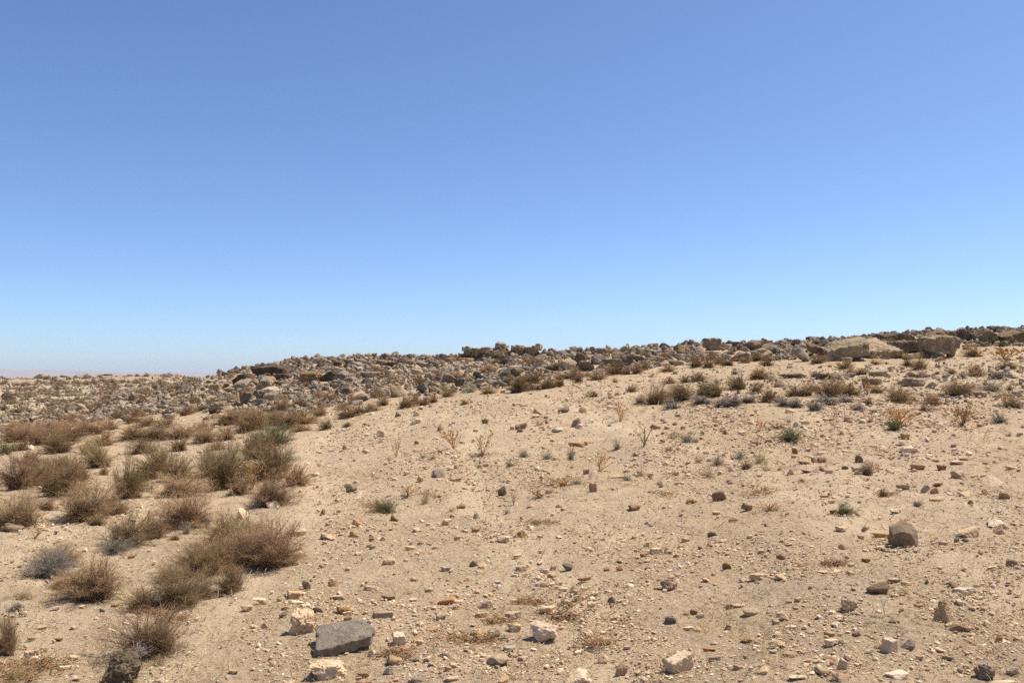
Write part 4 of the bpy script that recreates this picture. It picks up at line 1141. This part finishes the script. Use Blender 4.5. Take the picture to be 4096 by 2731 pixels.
def place_shrub(name, crop, x, y, w, h, kind, q, group):
    if name == 'scrub_tuft' and kind == 'k' and rng.random() < .35:
        kind = 's'
    px, py = cv(crop, x, y)
    X, Y, Z = at(px, py)
    k = math.hypot(Y, CAMZ - Z) / F
    ww, hh = sc(crop, w) * k, sc(crop, h) * k
    dep = max(math.atan2(CAMZ - Z, Y), 0)
    hz = max(hh - ww * math.sin(dep) * .35, hh * .5)
    big = sc(crop, w) > 24 or Y < 11
    rz = float(rng.uniform(0, 2 * math.pi))
    if big:
        ms = shrub_mesh(kind, 0, q % 4)
        root = bpy.data.objects.new(name, None)
        C.objects.link(root)
        for m_ in ms:
            link(m_.name.split('.')[0], m_, root)
    else:
        root = link(name, shrub_mesh(kind, 1, q % 3)[0])
    root.location = (X, Y + ww * .3, Z - .01)
    g_ = (1.42 if px < 300 and py > 425 else 1.38) if name == 'shrub' else 1.35
    root.scale = (ww * g_, ww * g_ * .95, hz * (1.0 if name == 'shrub' else 1.15))
    root.rotation_euler = (0, 0, rz)
    wp = sc(crop, w)
    size = 'small' if wp < 14 else ('large' if wp > 34 else 'mid-sized')
    hp = h / w
    shape = 'low spreading' if hp < .5 else ('domed' if hp < .8 else 'tall rounded')
    reg(root, 'shrub' if name == 'shrub' else 'plant', f"{size} {KNAME[kind]} {shape}", 'shrub' if name == 'shrub' else 'tuft', px, py, group)
    return root


for crop, txt in SHRUBS.items():
    for i, (x, y, w, h, kd) in enumerate(parse(txt)):
        place_shrub('shrub', crop, x, y, w, h, kd, int(rng.integers(12)), 'dry desert shrubs')
for crop, txt in TUFTS.items():
    for i, (x, y, w, h, kd) in enumerate(parse(txt)):
        place_shrub('scrub_tuft', crop, x, y, w, h, kd, int(rng.integers(12)), 'small tufts on the open sand')


r_ = np.random.default_rng(63)
for pl_, n_ in ((zoneA, 34), (zoneB, 16)):
    for px_, py_ in sample(pl_, n_, r_):
        w_ = r_.uniform(6, 13)
        place_shrub('shrub', 'R1', px_ * 4 / .6058, (py_ * 4 - 1250) / .6058, w_ * 4 / .6058, w_ * r_.uniform(.45, .7) * 4 / .6058, str(r_.choice(['b', 'b', 'o', 'o', 's'])), int(r_.integers(12)), 'dry desert shrubs')


def name_shrub(crop, x, y, label, ref):
    px, py = cv(crop, x, y)
    best = min((e for e in REG if e['noun'] in ('shrub', 'tuft')), key=lambda e: (e['px'] - px) ** 2 + (e['py'] - py) ** 2)
    best['label'] = label
    REFS.append((best['px'], best['py'], ref, best['o']))


name_shrub('RT', 895, 272, "lone bright green bush on the stony slope", "the lone green bush")
name_shrub('R1', 1780, 895, "greenest shrub of the left-hand scrub, where the scrub meets the bare sand", "the greenest shrub")
name_shrub('R2', 1780, 610, "large grey-brown shrub, the biggest of the foremost clump", "the biggest front shrub")
name_shrub('R2', 1180, 880, "brown wiry shrub with upright twigs casting a dark shadow in the foremost row", "the wiry front shrub")
name_shrub('R2', 960, 1225, "brown shrub growing behind the dark rock with dead twigs", "the shrub behind the dark rock")
name_shrub('R2', 610, 830, "fan-shaped brown shrub standing alone on bare sand at lower left", "the fan-shaped shrub")
name_shrub('R2', 290, 695, "dead grey shrub in front of a brown one, lower left", "the dead grey shrub")
name_shrub('R2', 100, 838, "low straw-coloured shrub at the lower left edge", "the low straw shrub")
name_shrub('R2', 40, 1210, "brown shrub cut by the left edge near the bottom corner", "the bottom edge shrub")
name_shrub('R1', 350, 1220, "large brown round shrub with a black shadow under it, in the left scrub", "the large round shrub")
name_shrub('R1', 90, 1425, "wide brown shrub at the left edge above a dark rock", "the wide shrub at the left edge")
name_shrub('R1', 560, 1385, "wide brown shrub beside the sandy footpath through the scrub", "the wide shrub by the footpath")
name_shrub('R1', 1450, 1170, "tall rounded brown shrub with a dark rock at its foot", "the tall rounded shrub")
name_shrub('R1', 1190, 1405, "broad brown shrub with rusty stalks behind the foremost clump", "the rusty-stalked shrub")
name_shrub('R1', 1800, 1115, "broad brown shrub at the edge of the open sand", "the broad edge shrub")
name_shrub('R4', 1330, 770, "left one of three big olive shrubs in a row on the upper slope", "the left olive shrub")
name_shrub('R4', 1570, 744, "middle one of three big olive shrubs in a row on the upper slope", "the middle olive shrub")
name_shrub('R4', 1850, 720, "right one of three big olive shrubs in a row on the upper slope", "the right olive shrub")
name_shrub('R5', 1840, 724, "wide brown shrub alone near the right edge, flowers at its foot", "the wide right-hand shrub")
name_shrub('R5', 1310, 774, "olive shrub with orange dry flowers before its base", "the flower-fronted shrub")
name_shrub('R5', 690, 718, "largest brown shrub behind the grey scrub patch", "the largest slope shrub")
name_shrub('R4', 160, 674, "dark olive round shrub at the upper edge of the bare sand", "the dark olive round shrub")
name_shrub('R5', 2180, 934, "grey-green cushion shrub at the right edge of the slope", "the grey-green cushion")
name_shrub('R6', 410, 737, "small green plant with rusty stems in the middle of the sand", "the small green plant")
name_shrub('RT', 1205, 707, "low dark green tuft on bare sand behind the big dark boulder", "the low dark green tuft")


# dead twigs over the dark rock, a thing of its own
def dead_twigs():
    px, py = cv('R2', 850, 1195)
    X, Y, Z = at(px, py + 20)
    k = Y / F
    st, tw = shrub_geo(77, 40, 7, .0055, lump=.5, upright=.1, tw=(.1, .25))
    o = link("dead_twigs", mk("dead_twigs", *join([st, tw])[:2], M['sy'], attr=join([st, tw])[2]))
    o.location = (X, Y + .12, Z + .075)
    o.scale = (.17, .13, .08)
    reg(o, 'dead plant', '', 'dead_twigs', px, py, None, "bleached dead twigs sprawling over the top of the dark rock", None)


dead_twigs()


# ------------------------------------------------------------------ dry thistles and stalks
def thistle_geo(seed, nb, lean, heads=True, thick=.007, hs=1.0):
    r = np.random.default_rng(seed)
    P, Rd, ends = [], [], []

    def path(a, d, L, bend, r0, r1):
        d = d / np.linalg.norm(d)
        s = np.linspace(0, 1, 5)[:, None]
        p = a + d * L * s + bend * (s ** 2) * L + r.normal(size=(5, 3)) * .008
        p[0] = a
        P.append(p); Rd.append(np.linspace(r0, r1, 5))
        return p
    n0 = max(1, int(nb * .6)) if heads else max(1, nb // 3)
    for b in range(n0):
        d0 = np.array([lean + r.normal() * (.42 if heads else .2), r.normal() * (.42 if heads else .2), 1.0])
        stem = path(np.array([r.normal() * .02, r.normal() * .02, -.03]), d0, .95 * r.uniform(.75, 1), np.array([r.normal() * .1, r.normal() * .1, 0]), thick, thick * .45)
        ends.append(stem[-1])
        for q in range(max(2, nb // n0)):
            t = r.uniform(.15, .9)
            a = stem[int(t * 4)] * (1 - (t * 4) % 1) + stem[min(4, int(t * 4) + 1)] * ((t * 4) % 1)
            az = r.uniform(0, 2 * math.pi)
            d = np.array([math.cos(az) * .75, math.sin(az) * .75, r.uniform(.6, 1.2)])
            br = path(a, d, r.uniform(.2, .5) * (1.1 - .5 * t), np.array([0, 0, .25]), thick * .55, thick * .3)
            ends.append(br[-1])
            for g in range(int(r.integers(1, 4))):
                a2 = br[int(r.integers(2, 5))]
                d2 = d + r.normal(size=3) * .7
                b2 = path(a2, d2, r.uniform(.07, .18), np.array([0, 0, .2]), thick * .38, thick * .22)
                ends.append(b2[-1])
    V, Fq, T = tubes(np.array(P), np.array(Rd), np.random.default_rng(seed).random(len(P)))
    Fq = np.concatenate([Fq[:, [0, 1, 2]], Fq[:, [0, 2, 3]]])
    if heads:
        v, f = ico(1)
        for e in ends:
            if r.random() < .8:
                s = r.uniform(.014, .03) * hs
                vv = v * s * (1 + .5 * vnoise(v * 6 + seed, seed))[:, None] * np.array([1, 1, 1.3]) + e
                Fq = np.concatenate([Fq, f + len(V)])
                V = np.concatenate([V, vv]); T = np.concatenate([T, np.full(len(v), r.random())])
    return V, Fq, T


THISTLES = [  # crop x y w h kind branches label
    ('R6', 865, 332, 150, 155, 'r', 9, "left one of the two tall rusty thistles standing side by side", "the left tall thistle"),
    ('R6', 1055, 372, 150, 180, 'r', 11, "right one of the two tall rusty thistles, with curled leaves at its foot", "the right tall thistle"),
    ('R6', 480, 390, 70, 130, 'r', 6, "thin single rusty thistle nearest the scrub edge", None),
    ('R6', 1985, 140, 110, 135, 'r', 10, "rusty thistle bush at the top of the bare field below the olive shrubs", "the rusty thistle bush"),
    ('R6', 2150, 322, 150, 155, 's', 7, "bare pale thistle stalk with wide thin branches", "the bare pale thistle"),
    ('R6', 1845, 472, 160, 155, 'r', 9, "feathery rusty thistle behind the upright pinkish stone", None),
    ('R6', 1270, 680, 80, 150, 's', 6, "thin straw thistle beside a dark stone in mid field", None),
    ('R6', 560, 660, 170, 95, 'r', 9, "sprawling rusty weed behind the small green plant", None),
    ('R6', 1440, 640, 180, 66, 'r', 9, "flattened rusty weed lying by a brown stone", None),
    ('R6', 1620, 560, 220, 66, 'r', 10, "wide low rusty weed patch on the sand", None),
    ('R7', 1890, 500, 320, 300, 's', 9, "straw-yellow leaning stalk, tallest plant on the front sand", "the leaning straw stalk"),
    ('R7', 2030, 742, 130, 270, 's', 5, "thin bare brown stalk just to the right of the big pale rough block", None),
    ('RT', 1160, 175, 50, 155, 'r', 6, "upright rusty stalk before the grey scrub, tallest there", "the upright rusty stalk"),
    ('RT', 875, 205, 40, 125, 'r', 5, "rusty stalk rising behind the lone green bush", None),
    ('RT', 700, 190, 70, 85, 'r', 7, "short rusty stalk left of the lone green bush", None),
    ('RT', 1960, 152, 150, 160, 'r', 10, "big orange thistle near the grey-green cushion", "the big orange thistle"),
    ('RT', 1560, 150, 200, 110, 'r', 12, "bushy orange thistle below the olive shrub with flowers", "the bushy orange thistle"),
    ('RT', 1440, 452, 90, 75, 'r', 6, "small rusty weed beside a brown tuft on the right slope", None),
    ('RT', 1380, 132, 50, 60, 'r', 5, "tiny rusty stalk right of the upright rusty stalk", None),
    ('RT', 740, 690, 220, 66, 'r', 11, "low yellow-orange weed beside an angular brown stone", None),
    ('RT', 790, 182, 150, 46, 'r', 9, "low orange weed spread beside the lone green bush", None),
    ('R8', 1480, 822, 50, 135, 'y', 5, "withered grey stalk below the dark oblong stone", None),
    ('R8', 985, 522, 34, 64, 'r', 4, "short yellow-orange stub on the open sand", None),
    ('R8', 355, 1132, 26, 115, 's', 3, "thin yellow stalk next to the tilted brick-shaped slab", None),
    ('R8', 830, 1102, 30, 95, 's', 3, "thin yellow stalk right of the tilted brick-shaped slab", None),
    ('R2', 240, 418, 100, 100, 'r', 6, "small rusty weed on the sandy path in the left scrub", None),
    ('R2', 990, 330, 120, 120, 'r', 8, "rusty flower stalks rising from the left scrub behind the wiry shrub", None),
    ('R1', 1660, 1180, 160, 190, 'r', 11, "yellow-orange flower stalks between two brown shrubs of the left scrub", None),
    ('R1', 1800, 960, 180, 110, 'r', 11, "rusty weed in front of the greenest shrub", None),
    ('R5', 1000, 690, 60, 120, 'r', 6, "rusty stalk leaning on the pale outcrop of the right slope", None),
    ('R5', 1830, 960, 120, 150, 'r', 8, "rusty stalk in the stony ground on the far right slope", None),
    ('R5', 1290, 965, 260, 130, 'r', 12, "orange weed thicket on the upper stony ground", None),
    ('R5', 2200, 800, 160, 130, 'r', 9, "orange weed among brown shrubs at the right edge", None),
    ('R5', 2180, 400, 240, 120, 'r', 12, "orange-brown weed thicket at the foot of the right ridge end", None),
]
for i, (crop, x, y, w, h, kd, nb, label, ref) in enumerate(THISTLES):
    px, py = cv(crop, x, y)
    X, Y, Z = at(px, py)
    k = Y / F
    hh = sc(crop, h) * k
    ww = sc(crop, w) * k
    lean = .45 if 'leaning' in label else 0.0
    th = max(.0095, .9 * Y / F * .5 / max(hh, .05))
    V, Fq, T = thistle_geo(300 + i, int(nb * 1.5), lean, heads=kd == 'r', thick=min(th, .03), hs=max(1, Y / 11))
    e = V.max(0) - V.min(0)
    V = V * np.array([ww / max(e[0], .1), ww / max(e[1], .1), hh / max(e[2], .1)])
    o = link("dry_thistle", mk("dry_thistle", V, Fq, M['s' + kd], attr=T))
    o.location = (X, Y, Z)
    reg(o, 'dry plant', '', 'thistle', px, py, 'dry thistles and stalks', label, ref)


# ------------------------------------------------------------------ dry grass litter and far scrub (uncountable)
def litter():
    r = np.random.default_rng(8)
    n = 19000
    q = sample(field, n, r)
    k = r.random(n) < np.clip(.5 + .9 * fbm(np.stack([q[:, 0] / 45, q[:, 1] / 16, 0 * q[:, 0]], 1), 3, 12), .05, 1)
    q = q[k]; n = len(q)
    X, Y, Z = at_many(q[:, 0], q[:, 1])
    ln = r.uniform(.02, .09, n) * np.clip(Y / 9, .8, 2.2)
    az = r.uniform(0, 2 * math.pi, n); up = np.where(r.random(n) < .3, r.uniform(.3, 1.5, n), r.uniform(0, .15, n))
    d = np.stack([np.cos(az), np.sin(az), up], 1); d /= np.linalg.norm(d, axis=1)[:, None]
    a = np.stack([X, Y, Z + .004], 1)
    P = np.stack([a, a + d * ln[:, None] * .5 + np.array([0, 0, .004]), a + d * ln[:, None]], 1)
    rad = np.clip(Y / F * .33, .0012, .008)
    V, Fq, T = tubes(P, np.stack([rad, rad * .9, rad * .5], 1), r.random(n))
    o = link("straw_litter", mk("straw_litter", V, Fq, M['ss'], attr=T))
    o["kind"] = "stuff"; o["label"] = "bits of dry straw and twig lying on the sand"


litter()


def twig_litter():
    r = np.random.default_rng(18)
    spots = [('R7', 1560, 520, 130, 30), ('R7', 1750, 385, 150, 30), ('R7', 1970, 500, 130, 30), ('R7', 2180, 660, 130, 30), ('R6', 1450, 815, 200, 25), ('R6', 300, 705, 120, 30),
             ('RT', 700, 575, 160, 30), ('RT', 90, 580, 90, 25), ('R2', 1170, 965, 120, 25), ('R2', 1030, 920, 200, 22), ('R8', 1150, 490, 120, 15), ('R6', 1050, 370, 120, 15), ('R2', 100, 1340, 180, 90),
             ('R2', 250, 1290, 250, 70), ('R7', 920, 740, 120, 40), ('R6', 1500, 560, 260, 40), ('R6', 700, 640, 160, 40), ('RT', 1500, 590, 90, 20), ('R7', 1400, 640, 260, 30)]
    Ps, Rs = [], []
    for c, x, y, w, h in spots:
        n = int(w * 1.0)
        p = [cv(c, x + a * w * .5, y + b * h * .5) for a, b in r.normal(size=(n, 2)) * .8]
        X, Y, Z = at_many([q[0] for q in p], [q[1] for q in p])
        az = r.uniform(0, 6.28, n); up = r.uniform(-.1, .7, n)
        d = np.stack([np.cos(az), np.sin(az), up], 1); L = r.uniform(.02, .07, n)[:, None]
        a = np.stack([X, Y, Z + r.uniform(0, .012, n)], 1)
        Ps.append(np.stack([a, a + d * L * .5 + r.normal(size=(n, 3)) * .004, a + d * L], 1))
        Rs.append(np.stack([np.full(n, .0022)] * 3, 1) * r.uniform(.6, 1.5, (n, 1)))
    P = np.concatenate(Ps); Rd = np.concatenate(Rs)
    V, Fq, T = tubes(P, Rd, r.random(len(P)))
    o = link("twig_litter", mk("twig_litter", V, Fq, M['sb'], attr=T * .6))
    o["kind"] = "stuff"; o["label"] = "patches of dark broken twigs on the sand"


twig_litter()


def far_scrub():
    r = np.random.default_rng(9)
    st, tw = shrub_geo(5, 60, 10, .0135, lump=.1, tw=(.06, .13), upright=.05)
    v, f, t = join([st, tw])
    zone = poly([(0, 872), (180, 866), (330, 860), (480, 866), (440, 890), (300, 920), (150, 950), (0, 965)])
    q0 = sample(zone, 700, r)
    q0 = q0[fbm(np.stack([q0[:, 0] / 14, q0[:, 1] / 3.5, 0 * q0[:, 0]], 1), 3, 71) > -.25 + .4 * r.random(len(q0))]
    q = np.concatenate([q0, sample([(-180, 380), (0, 378), (0, 430), (-180, 440)], 160, r), sample([(1026, 336), (1300, 330), (1300, 425), (1026, 425)], 70, r)])
    X, Y, Z = at_many(q[:, 0], q[:, 1])
    s = r.uniform(.3, .8, len(q)) * np.clip(Y / 70, .6, 1.35)
    V = v[None] * np.stack([s, s, s * .42], 1)[:, None, :]
    a = r.uniform(0, 6.28, len(q))
    x = V[..., 0] * np.cos(a)[:, None] - V[..., 1] * np.sin(a)[:, None]
    y = V[..., 0] * np.sin(a)[:, None] + V[..., 1] * np.cos(a)[:, None]
    V = np.stack([x + X[:, None], y + Y[:, None], V[..., 2] + Z[:, None]], -1).reshape(-1, 3)
    Fq = (f[None] + (np.arange(len(q)) * len(v))[:, None, None]).reshape(-1, 4)
    o = link("scrub", mk("scrub", V, Fq, M['far'], attr=np.tile(t, len(q)) * .6 + .4 * np.repeat(r.random(len(q)), len(t))))
    o["kind"] = "stuff"; o["label"] = "brown scrub dotting the far slope on the left"


far_scrub()

# ------------------------------------------------------------------ haze
def haze():
    bm = bmesh.new()
    bmesh.ops.create_cube(bm, size=1)
    me = bpy.data.meshes.new("haze")
    bm.to_mesh(me); bm.free()
    m = bpy.data.materials.new("haze_air")
    m.use_nodes = True
    nt = m.node_tree
    nt.nodes.remove(nt.nodes["Principled BSDF"])
    v = nt.nodes.new("ShaderNodeVolumePrincipled")
    v.inputs["Color"].default_value = (.86, .9, 1.0, 1)
    v.inputs["Density"].default_value = .00013
    nt.links.new(v.outputs[0], nt.nodes["Material Output"].inputs["Volume"])
    me.materials.append(m)
    o = link("haze", me)
    lo, hi = -42.0, 48.0
    o.scale = (40000, 40000, hi - lo)
    o.location = (0, 0, (lo + hi) / 2)
    o["kind"] = "stuff"; o["label"] = "thin pale haze in the distance"


haze()

# ------------------------------------------------------------------ labels
ORD = ['nearest', 'second nearest', 'third nearest', 'fourth nearest', 'fifth nearest', 'sixth nearest', 'seventh nearest', 'eighth nearest', 'ninth nearest', 'tenth nearest', 'eleventh nearest', 'twelfth nearest']
DIRS = ['right of', 'behind and right of', 'behind', 'behind and left of', 'left of', 'in front and left of', 'in front of', 'in front and right of']
GROUPS = {}
for e in REG:
    o = e['o']
    if e['group']:
        o['group'] = e['group']
    o['category'] = e['cat']
    if e['label']:
        o['label'] = e['label']
        continue
    dx, dy, ref = min(((e['px'] - x, (y - e['py']) * 2.2, n) for x, y, n, oo in REFS if oo is not o), key=lambda t: t[0] ** 2 + t[1] ** 2)
    k = int(round(math.atan2(dy, dx) / (math.pi / 4))) % 8
    base = f"{e['adj']} {e['noun']} {DIRS[k]} {ref}"
    GROUPS.setdefault(base, []).append((math.hypot(dx, dy), e))
for base, lst in GROUPS.items():
    lst.sort(key=lambda t: t[0])
    for i, (d, e) in enumerate(lst):
        lab = base if len(lst) == 1 else (base + ", " + (ORD[i] if i < len(ORD) else "farther off"))
        w_ = lab.split()
        for cut in ('mid-sized ', ' weathered', 'spreading ', ' rounded', ' domed', 'olive-', 'grey-', 'large '):
            if len(lab.replace('-', ' ').split()) > 16 and cut in lab.split(' the ')[0] + ' ':
                lab = lab.replace(cut, '', 1)
        if len(lab.replace('-', ' ').split()) > 16:
            lab = lab.replace(' and right of', ' right of').replace(' and left of', ' left of')
        e['o']['label'] = lab
print("LABELS", sum(e['noun'] == 'shrub' for e in REG), sum(e['noun'] == 'boulder' for e in REG), sum(e['noun'] == 'stone' for e in REG), [e['o']['label'] for e in REG if len(e['o']['label'].replace('-', ' ').split()) > 16][:6], len(REG), max(len(l) for l in GROUPS.values()), max(len(e['o']['label'].split()) for e in REG))

# ------------------------------------------------------------------ light
SUN_AZ, SUN_EL = 68.0, 61.0      # degrees right of the view direction, height
d = Vector((math.sin(R(SUN_AZ)) * math.cos(R(SUN_EL)), math.cos(R(SUN_AZ)) * math.cos(R(SUN_EL)), math.sin(R(SUN_EL))))
sl = bpy.data.lights.new("sun", 'SUN')
sl.energy = 4.3
sl.angle = R(.53)
sl.color = (1.0, .95, .87)
so = bpy.data.objects.new("sun", sl)
so.rotation_euler = d.to_track_quat('Z', 'Y').to_euler()
so.location = (20, 10, 40)
C.objects.link(so)
world = bpy.data.worlds.new("World")
scene.world = world
world.use_nodes = True
nt = world.node_tree
sky = nt.nodes.new("ShaderNodeTexSky")
sky.sky_type = 'NISHITA'
sky.sun_disc = False
sky.sun_elevation = R(SUN_EL)
sky.sun_rotation = R(SUN_AZ)
sky.altitude = 2000
sky.air_density = .85
sky.dust_density = 3.0
sky.ozone_density = 7
bg = nt.nodes["Background"]
bg.inputs["Strength"].default_value = .113
nt.links.new(sky.outputs[0], bg.inputs["Color"])
scene.view_settings.view_transform = 'Standard'
scene.view_settings.look = 'None'
scene.view_settings.exposure = 0.62
scene.view_settings.gamma = 1.0
scene.render.engine = 'CYCLES'
scene.cycles.max_bounces = 6
scene.cycles.diffuse_bounces = 3
scene.cycles.volume_bounces = 0
scene.cycles.use_denoising = False
